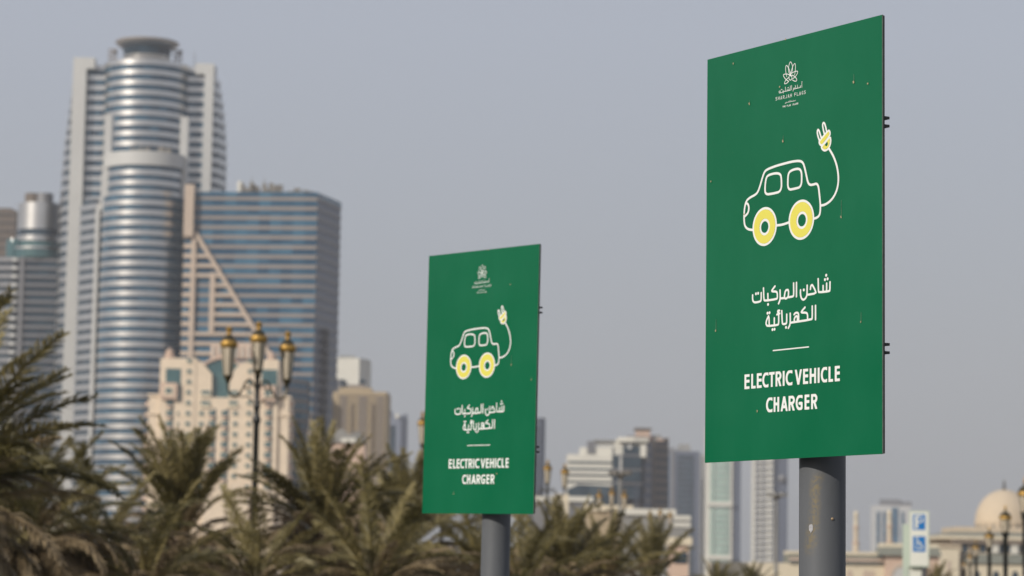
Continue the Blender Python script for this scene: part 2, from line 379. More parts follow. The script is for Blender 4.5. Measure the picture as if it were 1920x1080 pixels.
PIT = 15.9/FPX*1020; x1, x2 = t.x(46,500), t.x(112,500)
t.part('core', MB().prism([(t.x(-60,500),4),(x1-3.6,1.2),(x1,1.2),(x2,2.2),(x2,24),(t.x(-60,500),24)], 0, z4), M['dark_glass'])
zs = [z4-1-k*PIT for k in range(int(z4/PIT))]
t.stack('band', MB().ribbon([(x1,0),(x2,.8)], -.5, .5, -.6, .35), M['grey_panel'], zs)
t.stack('window_strip', MB().ribbon([(x1,0.2),(x2,1)], -PIT+.5, -.5, -.6, 0), M['dark_glass'], zs)
t.stack('left_band', MB().ribbon([(t.x(-60,500),3.2),(x1-4.4,.2)], -.8, .8, -.6, .35), M['grey_panel'], zs)
t.stack('left_window', MB().ribbon([(t.x(-60,500),3.4),(x1-4.4,.4)], -PIT+.8, -.8, -.6, 0), M['dark_glass'], zs)
t.part('pier', MB().box(x1-1.5,x1-.1,-.8,1.2,0,z4), M['grey_panel'])
t.stack('balcony', MB().prism(arc(x1-3.1,0,1.6,-90,90,8), -.55, .75), M['white_panel'], [z-.3 for z in zs])

t = Bld('shaded_beige_block', 10, 400, 1150, 'plain beige tower block, coloured brown for its shade, half hidden at the far left edge', 'tower')
zt = t.z(10,394); x1, x2 = t.x(-70,400), t.x(30,400)
t.part('wall', MB().box(x1,x2,0,20,0,zt), M['brown'])  # beige block: its shadow is put into the brown wall colour
t.part('stair_tower', MB().box(x1,t.x(20,400),3,15,zt,zt+1.3), M['brown'])
t.stack('ledge', MB().box(x1,x2+.2,-.3,0,-.3,.3), M['dkgrey'], [zt-2-k*3.6 for k in range(22)])

# --- E: the beige hotel
Y = 880
t = Bld('beige_hotel', 410, 700, Y, 'cream and pink hotel with small square windows and an arched teal glass front', 'hotel')
X = lambda px, py=740: t.x(px, py)
Z = lambda py, px=410: t.z(px, py)
gt = Z(742, 290)
t.part('left_wing', MB().box(X(279),X(318),1.0,18,0,Z(738,290)), M['cream'])
t.part('right_wing', MB().box(X(520),X(542),1.0,18,0,Z(742,530)), M['cream'])
t.stack('cornice', MB().box(X(276),X(318)-.4,.4,1,-.35,.35), M['cream'], [Z(740,290), Z(775,290)])
t.stack('cornice', MB().box(X(520)+.4,X(545),.4,1,-.35,.35), M['cream'], [Z(744,530), Z(778,530)])
t.part('left_block', MB().slab_xz([(X(299),0),(X(366),0),(X(366),Z(695)),(X(366),Z(672)),(X(299),Z(672,300))], 0, 16), M['cream'])
t.part('right_block', MB().box(X(464),X(521),0,16,0,Z(674,500)), M['cream'])
# middle with the gable opening
mid = [(X(366),0),(X(366),Z(675)),(X(380),Z(684)),(X(396),Z(701)),(X(397),Z(745)),(X(429),Z(745)),(X(430),Z(701)),(X(446),Z(684)),(X(464),Z(675)),(X(464),0)]
t.part('centre_block', MB().slab_xz(mid, .3, 2.0), M['cream'])
t.part('centre_block', MB().box(X(366),X(464),4,16,0,Z(690)), M['cream'])
t.part('arched_window', MB().slab_xz([(X(397),Z(748)),(X(430),Z(748)),(X(431),Z(702)),(X(448),Z(685))]+[(X(448-72*i/12,), Z(685-13*sin(pi*i/12))) for i in range(1,12)]+[(X(377),Z(685)),(X(396),Z(702))], 2.0, 3.9), M['teal_glass'])
arch_o = [(X(376+76*i/14), Z(684-20*sin(pi*i/14))) for i in range(15)]; arch_i = [(X(380+68*i/14), Z(685-13*sin(pi*i/14))) for i in range(15)]
t.part('arch_gable', MB().slab_xz(arch_o+arch_i[::-1], 1.2, 3.9), M['pink'])
pb = [(X(388),Z(668)),(X(470),Z(668)),(X(472),Z(645)),(X(466),Z(640)),(X(452),Z(642)),(X(440),Z(638)),(X(418),Z(640)),(X(400),Z(643)),(X(388),Z(641))]
t.part('rooftop_pavilion', MB().slab_xz(pb, 7, 14), M['pink'])
for i in range(7): t.part('roof_column', MB().box(X(392+i*11),X(395+i*11),6.4,7,Z(668),Z(645)), M['white'])
t.part('finial', MB().lathe([(1.5,0),(1.9,1),(1.2,1.6),(1.5,2.8),(.3,3.6),(.1,4.2)], (X(313),4,Z(673,310)), 12), M['pink'], smooth=True)
t.part('finial', MB().lathe([(1.2,0),(1.5,1),(.9,1.6),(1.1,2.4),(.2,3.2)], (X(505),4,Z(675,505)), 12), M['pink'], smooth=True)
t.part('corner_window', MB().box(X(310),X(338),-.15,.1,Z(718,320),Z(691,320)), M['teal_glass'])
t.part('corner_window', MB().box(X(490),X(519),-.15,.1,Z(722,505),Z(693,505)), M['teal_glass'])
t.part('corner_window', MB().box(X(333),X(339),-.15,.1,Z(752,336),Z(718,336)), M['teal_glass'])
t.part('corner_window', MB().box(X(516),X(520),-.15,.1,Z(756,518),Z(722,518)), M['teal_glass'])
for (a_, b_, c_) in ((302,333,733),(490,517,738)):
    bay = t.part('square_bay', MB().box(X(a_),X(b_),-1.8,-.15,Z(c_+15,a_),Z(c_-15,a_)), M['pink'])
    m_ = (a_+b_)/2
    t.part('bay_frame', MB().box(X(m_-10),X(m_+10),-2.0,-1.8,Z(c_+9,a_),Z(c_-9,a_)), M['cream'], parent=bay)
    t.part('bay_window', MB().box(X(m_-6),X(m_+6),-2.1,-2.0,Z(c_+4.5,a_),Z(c_-4.5,a_)), M['teal_glass'], parent=bay)
wz = lambda k, px: Z(774.8+19.7*k, px)
def wrow(px, wpx, hpx, k0, k1, y, m_='teal_glass', nm='window'):
    me = MB().box(-wpx/2*Y/FPX, wpx/2*Y/FPX, -.12, .1, -hpx/2*Y/FPX, hpx/2*Y/FPX).mesh(nm, M[m_])
    si = MB().box(-wpx/2*Y/FPX-.25, wpx/2*Y/FPX+.25, -.35, .0, -hpx/2*Y/FPX-.35, -hpx/2*Y/FPX).mesh('sill', M['sand_lt'])
    for k in range(k0, k1):
        o = put(nm, me, t.root, (X(px, 774), y, wz(k, px))); put('sill', si, o)
for px in (352.6, 467): wrow(px, 8.5, 7, -5, 14, 0)
for px in (378, 441.5): wrow(px, 8.5, 7, 0, 14, .3)
for px in (334,): wrow(px, 4, 5, 0, 14, 0)
def balc(px, k0, k1, y):
    me = MB().box(-.95,.95,-.1,.1,-.75,.85).mesh('window', M['teal_glass'])
    s_ = MB().prism([(-1.0,0),(-.8,-.9),(.8,-.9),(1.0,0)], -1.5, -.75).mesh('balcony', M['pink'])
    for k in range(k0, k1):
        z = wz(k, px); put('window', me, t.root, (X(px,774), y, z)); put('balcony', s_, t.root, (X(px,774), y, z))
    t.part('dark_strip', MB().box(X(px+4,774),X(px+8,774),y-.08,y+.1,0,wz(k0,px)+1.5), M['dark_glass'])  # thin dark strip beside the windows, slightly proud of the wall
balc(317, -1, 14, 0); balc(503, -1, 14, 0); balc(397, 0, 14, .3)
balc(421, 0, 14, .3)
for k in (-1, -2):
    for a_, b_ in ((377,395),(430,446)):
        t.part('wide_window', MB().box(X(a_),X(b_),.1,.4,wz(k,a_)-.55,wz(k,a_)+.55), M['teal_glass'])
        t.part('balcony_rail', MB().box(X(a_)-.2,X(b_),-.4,.3,wz(k,a_)-1.5,wz(k,a_)-.55), M['sand_lt'])
for k in range(-1, 12):
    t.part('scallop', MB().prism(arc(X(279),4,1.1,-90,90,8), 0, 1.3), M['pink'], loc=(-.4,0,wz(k,280)-.8))
    t.part('scallop', MB().prism(arc(X(542),4,1.1,-90,90,8), 0, 1.3), M['pink'], loc=(.4,0,wz(k,540)-.8))
for i, (px, zz_) in enumerate(((404,905),(448,900),(495,910))):
    t.part('porch_arch', MB().slab_xz([(X(px,900)+3.6*cos(pi*j/12), Z(zz_,px)-8+7*sin(pi*j/12)) for j in range(13)]+[(X(px,900)-3.6,0),(X(px,900)+3.6,0)], -3.4, -1.2), M['cream'])
t.part('entrance_block', MB().box(X(300,900),X(530,900),-1.2,-.2,0,Z(955,410)), M['cream'])

# --- F, G, H and small roofs right of the office block
t = Bld('white_tower', 656, 680, 1250, 'white tower block rising behind the tan apartment block', 'tower')
X = lambda px: t.x(px, 700); zt = t.z(656,672)
t.part('wall', MB().prism([(X(620),0),(X(674),-3),(X(691),6),(X(691),24),(X(620),24)], 0, zt), M['white'])
t.part('parapet', MB().box(X(634),X(664),4,12,zt,zt+1.5), M['grey'])
for a_, b_ in ((629.5,633.5),(641,646)):
    t.part('window_strip', MB().box(X(a_),X(b_),-3.4,-1.0,0,zt-10), M['dark_glass'])
t.part('window_strip', MB().box(X(634),X(641),-3.2,-1.2,0,zt-10), M['grey_panel'])
t.stack('window', MB().box(X(675.5),X(686),-2.9,2.2,-.95,.95), M['grey_glass'], [zt-11-k*3.7 for k in range(22)])
t.stack('sill', MB().box(X(650),X(672),-3.3,-2.0,-.12,.12), M['grey_panel'], [zt-12.5-k*3.7 for k in range(22)])

t = Bld('tan_apartment_block', 675, 740, 900, 'tan apartment block with balcony columns right of the blue office block', 'apartment building')
X = lambda px: t.x(px, 760); zt = t.z(675,734); P_ = 8.2/FPX*900
t.part('wall', MB().prism([(X(622),5),(X(632),0),(X(724),0),(X(727),4),(X(727),22),(X(622),22)], 0, zt), M['tan'])
t.part('parapet', MB().box(X(634),X(696),2,10,zt-.3,zt+1.4), M['tan'])
t.part('roof_house', MB().box(X(652),X(682),4,12,zt+1.4,zt+2.6), M['beige_band'])
n_ = int(zt/P_)
t.stack('floor_ledge', MB().box(X(632),X(724),-.3,0,-.13,.13), M['brown'], [zt-1.5-k*P_ for k in range(n_)])
for px, a_ in ((660,2.6),(699,3.2)):
    t.stack('balcony', MB().box(X(px-a_),X(px+a_),-.6,-.3,-.45,.45), M['brown'], [zt-4.5-k*P_ for k in range(n_-1)])
t.stack('window', MB().box(X(672),X(688),-.2,-.03,-.35,.35), M['beige_band'], [zt-2.25-k*P_ for k in range(n_-1)])
t.stack('window', MB().box(X(638),X(650),-.2,-.03,-.35,.35), M['beige_band'], [zt-2.25-k*P_ for k in range(n_-1)])
t.stack('window', MB().box(X(706),X(720),-.2,-.03,-.3,.3), M['beige_band'], [zt-2.25-k*P_ for k in range(n_-1)])

t = Bld('distant_blue_tower', 744, 780, 1900, 'small blue grey tower right of the tan block, low on the skyline', 'tower')
X = lambda px: t.x(px, 800); zt = t.z(744,782)
t.part('wall', MB().prism([(X(727),0),(X(752),-4),(X(762),8),(X(762),26),(X(727),26)], 0, zt), M['slate'])
t.part('crown_wall', MB().slab_xz([(X(727),zt),(X(727),zt+4),(X(733),zt+5),(X(736),zt+1),(X(752),zt+1),(X(760),zt+2.5),(X(762),zt+3),(X(762),zt)], 4, 16), M['slate'])
t.part('emblem_disc', MB().lathe([(1.6,0),(1.6,1)], (0,0,0), 20), M['white'], loc=(X(744.5),-4.2,zt+.5)).rotation_euler = (pi/2,0,0)
t.grid('window_strip', MB().box(-1,1,-.3,.3,0,zt-6), M['dark_glass'], [(X(p_),-2.2,0) for p_ in (732,738,744,749)])

t = Bld('gabled_roof_house', 660, 815, 700, 'pale gabled roof just above the palms below the tan block', 'house')
X = lambda px: t.x(px, 815)
t.part('wall', MB().box(X(622),X(684),0,12,0,t.z(650,828)), M['pink'])
t.part('roof', MB().slab_xz([(X(618),t.z(650,830)),(X(686),t.z(650,830)),(X(672),t.z(650,808)),(X(655),t.z(650,814)),(X(640),t.z(650,804)),(X(626),t.z(650,812))], -.8, 12.8), M['grey'])
t.part('parapet', MB().box(X(640),X(668),-1.1,-.8,t.z(650,830),t.z(650,822)), M['white'])

# --- right part of the skyline
t = Bld('dark_blue_tower', 1013, 800, 1500, 'dark blue grey tower peeking out right behind the farther green sign', 'tower')
X = lambda px: t.x(px, 820); zt = t.z(1013,783)
t.part('wall', MB().prism([(X(985),2),(X(1012),0),(X(1022.5),5),(X(1022.5),20),(X(985),20)], 0, zt), M['slate'])
t.stack('floor_ledge', MB().box(X(985),X(1012),-.3,2,-.3,.3), M['dkgrey'], [zt-2-4*k for k in range(18)])
t.grid('window_strip', MB().box(-.7,.7,-.3,.3,0,zt-4), M['dark_glass'], [(X(p_),.2,0) for p_ in (1000,1006)])

Y = 900
t = Bld('white_office_building', 1140, 850, Y, 'white office building with long window bands and a tall dark glass bay', 'office building')
X = lambda px, py=870: t.x(px, py)
Z = lambda py, px=1140: t.z(px, py)
t.part('left_wall', MB().box(X(1064),X(1148),1,18,0,Z(852,1100)), M['white'])
t.part('upper_wall', MB().box(X(1088),X(1148),3,16,Z(852,1100),Z(838,1100)), M['white'])
t.part('upper_wall', MB().box(X(1120),X(1153),3.5,16,Z(838,1100),Z(828,1130)), M['white_panel'])
t.part('roof_canopy', MB().box(X(1114),X(1154),2.5,16,Z(828,1130),Z(824,1130)), M['grey'])
t.part('roof_screen', MB().box(X(1101),X(1116),2.6,3.0,Z(850,1105),Z(826,1105)), M['grey_panel'])
for py in (867, 879.5, 891, 903.5):
    t.part('window_strip', MB().box(X(1064)+.2,X(1148),.85,1.1,Z(py+1.9,1100),Z(py-1.9,1100)), M['dark_glass'])
t.part('lower_glass', MB().slab_xz([(X(1064),Z(918,1080)),(X(1064),0),(X(1155),0),(X(1155),Z(912,1150)),(X(1085),Z(908,1090))], .5, 1), M['grey_glass'])
t.part('mid_glass', MB().box(X(1148),X(1162),1.5,16,0,Z(853,1155)), M['grey_glass'])
for py in (905, 880): t.part('mid_band', MB().box(X(1148),X(1162),1.2,1.5,Z(py+2,1155),Z(py-2,1155)), M['grey_panel'])
t.part('tower_wall', MB().box(X(1153),X(1213),2,18,Z(856,1180),Z(828,1180)), M['white'])
t.part('tower_cap', MB().prism([(X(1158),0),(X(1188),-1.2),(X(1216),0),(X(1216),17),(X(1158),17)], Z(828,1180), Z(820,1180)), M['white'])
t.part('tower_core', MB().box(X(1162),X(1207),2,18,0,Z(856,1180)), M['dkgrey'])
for a_, b_ in ((836,852),(856,878),(884,903),(912,935)):
    t.part('bay_window', MB().box(X(1168),X(1202),-.2,2,Z(b_,1185),Z(a_,1185)), M['grey_glass'])
for py in (854, 881, 907):
    t.part('bay_band', MB().box(X(1160),X(1204),-.4,1.9,Z(py+1.6,1185),Z(py-1.6,1185)), M['grey_panel'])
t.part('mullion', MB().box(X(1162),X(1166),-.6,2,0,Z(856,1180)), M['white_panel'])
t.part('white_panel', MB().box(X(1200),X(1211),-.5,2,Z(857,1205),Z(834,1205)), M['white'])
t.part('roof_sign', MB().lathe([(.75,0),(.75,.4)], (0,0,0), 16), M['white_panel'], loc=(X(1180),-.3,Z(838,1180))).rotation_euler = (pi/2,0,0)
t.part('side_wall', MB().prism([(X(1207),2.1),(X(1224),7),(X(1224),20),(X(1207),20)], 0, Z(832,1215)), M['slate'])
t.stack('side_window', MB().ribbon([(X(1209),2.2),(X(1221),5.9)], -.9, .9, -.3, .35), M['grey_panel'], [Z(842,1215)-k*3.4 for k in range(11)])
for x_ in (1190,1196): t.part('mullion', MB().box(X(x_),X(x_+1.5),-.7,-.2,0,Z(907,1185)), M['slate'])

t = Bld('brown_tower', 1236, 830, 1200, 'dark brown tower with a reddish stepped roof behind the white office building', 'tower')
X = lambda px: t.x(px, 850); Z = lambda py: t.z(1230, py)
t.part('wall', MB().prism([(X(1180),1),(X(1226),0),(X(1256),9),(X(1256),24),(X(1180),24)], 0, Z(826)), M['dkgrey'])
t.part('pier', MB().box(X(1224),X(1228),-.8,3,0,Z(824)), M['brown'])
t.part('roof_house', MB().prism([(X(1176),1),(X(1222),-.5),(X(1222),14),(X(1176),14)], Z(826), Z(818)), M['brick_red'])
t.part('roof_house', MB().box(X(1193),X(1219),2,12,Z(818),Z(806)), M['pink'])
t.part('roof_canopy', MB().box(X(1190),X(1222),1,13,Z(806),Z(802.5)), M['brown'])
t.part('roof_step', MB().box(X(1222),X(1240),4,14,Z(826),Z(815)), M['grey'])
t.part('roof_step', MB().box(X(1243),X(1256),8,18,Z(826),Z(819)), M['brown'])
t.part('roof_step', MB().box(X(1232),X(1244),3,10,Z(826),Z(822)), M['pink'])
t.stack('window_strip', MB().ribbon([(X(1228),.5),(X(1254),8.4)], -.8, .8, -.3, .3), M['brown'], [Z(836)-k*3.8 for k in range(15)])

def slim(name, px0, px1, top, Y, label, wall, strips, extra=None, ledge=None, dep=22, skew=0):
    t = Bld(name, (px0+px1)/2, top, Y, label, 'tower')
    X = lambda px: t.x(px, top+60); zt = t.z((px0+px1)/2, top)
    t.part('wall', MB().prism([(X(px0),0),(X(px1),skew),(X(px1),dep),(X(px0),dep)], 0, zt), M[wall])
    for a_, b_, m_, tp in strips:
        t.part('window_strip' if 'glass' in m_ or m_ == 'slate' else 'pier', MB().box(X(a_),X(b_),-1.2 if 'glass' not in m_ else -.8,.2,0,zt-tp), M[m_])
    if ledge:
        a_, b_, m_, p_, h_ = ledge
        t.stack('floor_ledge', MB().box(X(a_),X(b_),-1.7,-.3,-h_/2,h_/2), M[m_], [zt-3-k*p_ for k in range(int((zt-5)/p_))])
    if extra: extra(t, X, zt)
    return t
def ex1(t, X, zt):
    t.part('roof_house', MB().prism([(X(1268),2),(X(1296),2),(X(1300),14),(X(1268),14)], zt, zt+5.5, [(X(1274),3),(X(1292),3),(X(1292),12),(X(1274),12)]), M['grey'])
slim('slate_tower', 1258, 1312, 846, 2050, 'slate blue tower left of the nearer green sign', 'slate',
     [(1258,1264,'grey_panel',-3),(1270,1300,'dark_glass',3)], ex1, (1272,1298,'slate',4.2,.6))
slim('grey_side_tower', 1300, 1327, 852, 2100, 'narrow grey tower touching the left edge of the nearer green sign', 'grey',
     [(1302,1308,'slate',2)], None, (1309,1317,'white_panel',3.8,1.6))
slim('narrow_glass_tower', 1244, 1262, 840, 2200, 'narrow pale tower squeezed between the brown tower and the slate tower', 'grey_panel',
     [(1249,1257,'blue_glass',6)])
def ex2(t, X, zt):
    for py in (945, 1045): t.part('crossband', MB().box(X(1327),X(1374),-2.2,0,t.z(1350,py)-1.6,t.z(1350,py)+1.6), M['white'])
    t.part('side_wall', MB().box(X(1374),X(1390),2,24,0,zt), M['slate'])
slim('pale_green_tower', 1326, 1374, 800, 1900, 'pale tower with green glass centre below the nearer green sign', 'white',
     [(1332,1339,'pale_glass',5),(1341,1361,'pale_glass',5),(1362,1368,'pale_glass',5)], ex2, (1334,1366,'white_panel',4.2,.5))
def ex3(t, X, zt):
    t.part('side_wall', MB().box(X(1450.5),X(1478),3,26,0,zt+2), M['slate'])
    t.part('roof_globe', MB().lathe([(0,-3),(2.2,-2),(3,0),(2.2,2),(0,3)], (X(1467),1.5,t.z(1467,897)), 12), M['grey_panel'], smooth=True)
slim('white_balcony_tower', 1415, 1450, 800, 1800, 'white tower ribbed with balconies between the sign and its post', 'white',
     [(1416,1422,'grey_panel',3),(1429,1433,'grey_panel',3)], ex3, (1415.5,1449,'white_panel',4.1,1.3))
def ex4(t, X, zt):
    t.part('parapet', MB().box(X(1652),X(1690),2,14,zt,zt+6), M['grey_panel'])
    t.part('roof_house', MB().box(X(1688),X(1710),2,14,zt,zt+4), M['grey_panel'])
slim('striped_tower', 1638, 1708, 948, 2600, 'hazy pale tower with dark vertical stripes behind the minarets', 'white_panel',
     [(1643.5,1649.5,'office_glass',6),(1655,1660.5,'office_glass',6),(1672,1684,'office_glass',2),(1690,1695,'office_glass',6)], ex4)

def low(name, px0, px1, top, Y, label, wall, roofm=None, bands=(), cat='building', dep=14):
    t = Bld(name, (px0+px1)/2, top, Y, label, cat); X = lambda px: t.x(px, top+20); zt = t.z((px0+px1)/2, top)
    t.part('wall', MB().box(X(px0),X(px1),0,dep,0,zt), M[wall])
    if roofm: t.part('roof', MB().prism([(X(px0)-.5,-.6),(X(px1)+.5,-.6),(X(px1)+.5,dep+.5),(X(px0)-.5,dep+.5)], zt+.002, zt+1.2), M[roofm])
    for py, h, m_ in bands: t.part('band', MB().box(X(px0)-.1,X(px1)+.1,-.3,0,t.z((px0+px1)/2,py)-h/2,t.z((px0+px1)/2,py)+h/2), M[m_])
    return t, X
low('low_beige_building', 1100, 1182, 958, 560, 'low beige flat roofed building above the palms under the white office building', 'tan', 'sand_lt')
low('flat_roofed_building', 1172, 1262, 966, 520, 'grey walled low building with a pale roof edge beside the lamp posts', 'grey', 'white')
t, X = low('cream_roof_block', 1176, 1212, 954, 540, 'small cream block standing on the skyline below the brown tower', 'sand_lt')
low('grey_banded_building', 1258, 1294, 966, 600, 'grey low building with two white bands left of the nearer green sign', 'grey', None, ((971,1.0,'white'),(984,1.0,'white')))
t, X = low('small_pink_house', 1262, 1291, 1022, 420, 'small pinkish house between the palms and the grey tower', 'pink', 'sand_lt')
for px in (1268, 1276, 1284): t.part('window', MB().box(X(px)-.35,X(px)+.35,-.2,0,t.z(1276,1056),t.z(1276,1036)), M['dark_glass'])
t, X = low('gabled_brown_house', 1392, 1500, 1066, 640, 'long orange brown house with hipped roofs at the foot of the white tower', 'sand', None)
for a_, b_, c_ in ((1392,1420,1058),(1425,1466,1055),(1470,1500,1062)):
    t.part('roof', MB().prism([(X(a_),-.6),(X(b_),-.6),(X(b_),14.5),(X(a_),14.5)], t.z(1440,1066)+.003, t.z(1440,c_), [(X(a_+8),4),(X(b_-8),4),(X(b_-8),10),(X(a_+8),10)]), M['beige_frame'])
low('left_grey_podium', -20, 130, 1000, 420, 'grey podium building behind the palms at the left edge', 'grey', 'white', ((1030,1.2,'dkgrey'),(1046,1.2,'dkgrey')))
t, X = low('cream_shop_row', 130, 300, 1040, 400, 'cream low shop row seen through the palm fronds at lower left', 'sand', 'white')
for px in range(140, 296, 14): t.part('window', MB().box(X(px),X(px+8),-.15,0,t.z(210,1068),t.z(210,1052)), M['dark_glass'])
low('small_cream_kiosk', 1040, 1066, 926, 620, 'tiny cream rooftop box left of the white office building', 'sand_lt')
low('roadside_grey_block', 1000, 1108, 940, 640, 'grey block with pale walls between the lamp posts and the palms', 'grey_panel', 'white')

# --- the domed palace-like building at lower right
Y = 650
t = Bld('domed_building', 1750, 1050, Y, 'sandstone building with a large pale dome and a wide overhanging roof', 'building')
X = lambda px, py=1050: t.x(px, py)
Z = lambda py, px=1750: t.z(px, py)
cx = t.x(1883,980,20); rd = 54/FPX*(Y+20); zb_ = t.z(1884,980,20)
t.part('dome', MB().lathe([(rd*cos(a_)*1.0, rd*1.14*sin(a_)) for a_ in [i*pi/2/18 for i in range(19)]], (cx,20,zb_), 48), M['dome'], smooth=True)
t.part('spire', MB().lathe([(.35,0),(.45,.6),(.15,1.0),(.3,1.5),(.05,2.6)], (cx,20,zb_+rd*1.12), 10), M['bronze'], smooth=True)
t.part('drum', MB().lathe([(rd,0),(rd,2.0),(rd+.25,2.0),(rd+.25,2.4)], (cx,20,zb_-2.4), 48), M['sand'], smooth=True)
t.grid('drum_window', MB().box(-.28,.28,-.1,.1,-.6,.6), M['dark_glass'], [(cx+(rd+.05)*sin(a_), 20-(rd+.05)*cos(a_), zb_-1.4) for a_ in [radians(-80+16*i) for i in range(11)]])
t.part('roof_base', MB().box(X(1805),X(1990),10,32,Z(1004,1805),Z(986,1805)), M['sand'])
t.part('roof', MB().prism([(X(1768),4),(X(2010),4),(X(2010),38),(X(1768),38)], Z(1004,1800), Z(996,1800), [(X(1800),9),(X(1985),9),(X(1985),34),(X(1800),34)]), M['roof_green'])
t.part('eave', MB().box(X(1765),X(2012),3.6,38.4,Z(1010,1800),Z(1004,1800)), M['sand_lt'])
t.part('upper_wall', MB().box(X(1786),X(1995),6,36,0,Z(1010,1800)), M['sand'])
t.grid('bracket', MB().box(-.18,.18,0,2,-.9,0), M['beige_frame'], [(X(1792+i*7.5),4,Z(1010,1800)) for i in range(26)])
t.grid('upper_window', MB().box(-.7,.7,-.15,.05,-1.0,1.0), M['dark_glass'], [(X(1800+i*17),6,Z(1027,1800)) for i in range(11)])
t.part('entrance_block', MB().prism([(X(1762),-2),(X(1796),-2),(X(1796),4),(X(1762),4)], 0, Z(1026,1775)), M['sand_lt'])
t.part('entrance_cornice', MB().box(X(1759),X(1798),-2.5,4,Z(1026,1775),Z(1021,1775)), M['sand'])
t.part('door', MB().box(X(1773),X(1780),-2.1,-1.9,0,Z(1052,1775)), M['beige_frame'])
t.part('right_wing', MB().box(X(1812),X(2010),-1,5,0,Z(1056,1850)), M['sand_lt'])
t.part('right_roof', MB().prism([(X(1808),-1.8),(X(2014),-1.8),(X(2014),5.4),(X(1808),5.4)], Z(1056,1850), Z(1039,1850), [(X(1812),2),(X(2010),2),(X(2010),4),(X(1812),4)]), M['roof_green'])
t.grid('arched_window', MB().slab_xz([(-.75,-2.5),(.75,-2.5),(.75,0),(.53,.55),(0,.8),(-.53,.55),(-.75,0)], -.1, .1), M['dark_glass'], [(X(p_),-1,Z(1076,1850)) for p_ in range(1830,2010,36)])
t.grid('white_block', MB().box(-.9,.9,-.2,1,-1.6,1.6), M['white'], [(X(1873),5.2,Z(1024,1873)), (X(1910),5.2,Z(1026,1910))])

t = Bld('arcaded_building', 1640, 1050, 620, 'long low sandstone building with arches and grey roofs left of the dome', 'building')
t.part('left_wing', MB().box(X(1580)-30,t.x(1660,1050),2,14,0,t.z(1620,1058)), M['sand_lt'])
X = lambda px, py=1050: t.x(px, py)
Z = lambda py, px=1640: t.z(px, py)
t.part('left_roof', MB().prism([(X(1480),1.2),(X(1657),1.2),(X(1657),14.6),(X(1480),14.6)], Z(1057,1620), Z(1041,1620), [(X(1480),4),(X(1657),4),(X(1657),12),(X(1480),12)]), M['roof_green'])
t.part('cornice', MB().box(X(1480),X(1657),3.4,12.6,Z(1041,1620),Z(1035,1620)), M['sand_lt'])
t.part('fascia', MB().box(X(1480),X(1657),.9,1.2,Z(1052,1620),Z(1048,1620)), M['pink'])
t.part('gate_wall', MB().box(X(1660),X(1760),-1,10,0,Z(1042,1700)), M['pink'])
t.part('gate_roof', MB().prism([(X(1648),-2.2),(X(1764),-2.2),(X(1768),11),(X(1646),11)], Z(1042,1700), Z(1026,1700), [(X(1656),0),(X(1760),0),(X(1760),9),(X(1656),9)]), M['roof_green'])
t.part('gate_cornice', MB().box(X(1656),X(1760),0,9,Z(1026,1700),Z(1019,1700)), M['sand_lt'])
t.part('gate_arch', MB().slab_xz([(X(1688)+2.1*cos(pi*j/10), Z(1080,1688)-1+3.0*sin(pi*j/10)) for j in range(11)]+[(X(1688)-2.1,0),(X(1688)+2.1,0)], -1.15, -.9), M['white_panel'])
t.part('arch_trim', MB().slab_xz([(X(1688)+2.7*cos(pi*j/12), Z(1080,1688)-1+3.9*sin(pi*j/12)) for j in range(13)]+[(X(1688)-2.1+4.2*j/12 if 0 else X(1688)+2.1*cos(pi*(12-j)/12), Z(1080,1688)-1+3.0*sin(pi*(12-j)/12)) for j in range(13)], -1.3, -1.0), M['beige_frame'])
t.grid('arched_window', MB().slab_xz([(-.7,-3),(.7,-3),(.7,0),(.5,.5),(0,.75),(-.5,.5),(-.7,0)], -.12, .1), M['beige_frame'], [(X(1595),2,Z(1074,1600)), (X(1626),2,Z(1074,1600)), (X(1637),2,Z(1075,1600))])

for px, top, lab in ((1605, 958, 'slender banded minaret standing free right of the nearer sign post'), (1668, 956, 'slender banded minaret in front of the striped hazy tower')):
    t = Bld('minaret', px, top, 900, lab, 'minaret', 'pair of slender minarets'); k_ = 900/FPX; zt = t.z(px, top)
    t.part('shaft', MB().lathe([(6*k_,0),(6*k_,zt-62*k_),(4.8*k_,zt-60*k_),(4.6*k_,zt-32*k_)], n=16), M['sand'], smooth=True)
    t.part('balcony', MB().lathe([(5*k_,-2*k_),(7.2*k_,0),(7.2*k_,2.4*k_),(5*k_,2.6*k_)], (0,0,zt-60*k_), 16), M['pink'])
    t.part('balcony', MB().lathe([(4.6*k_,-2*k_),(6.4*k_,0),(6.4*k_,2*k_),(4*k_,2.2*k_)], (0,0,zt-30*k_), 16), M['pink'])
    t.part('upper_shaft', MB().lathe([(3.9*k_,0),(3.9*k_,20*k_),(4.6*k_,21*k_),(4.4*k_,24*k_)], (0,0,zt-28*k_), 16), M['sand_lt'], smooth=True)
    t.part('cap', MB().lathe([(4.0*k_,0),(3.0*k_,2.5*k_),(.5*k_,4*k_),(.1*k_,6*k_)], (0,0,zt-4*k_), 14), M['sand_lt'], smooth=True)
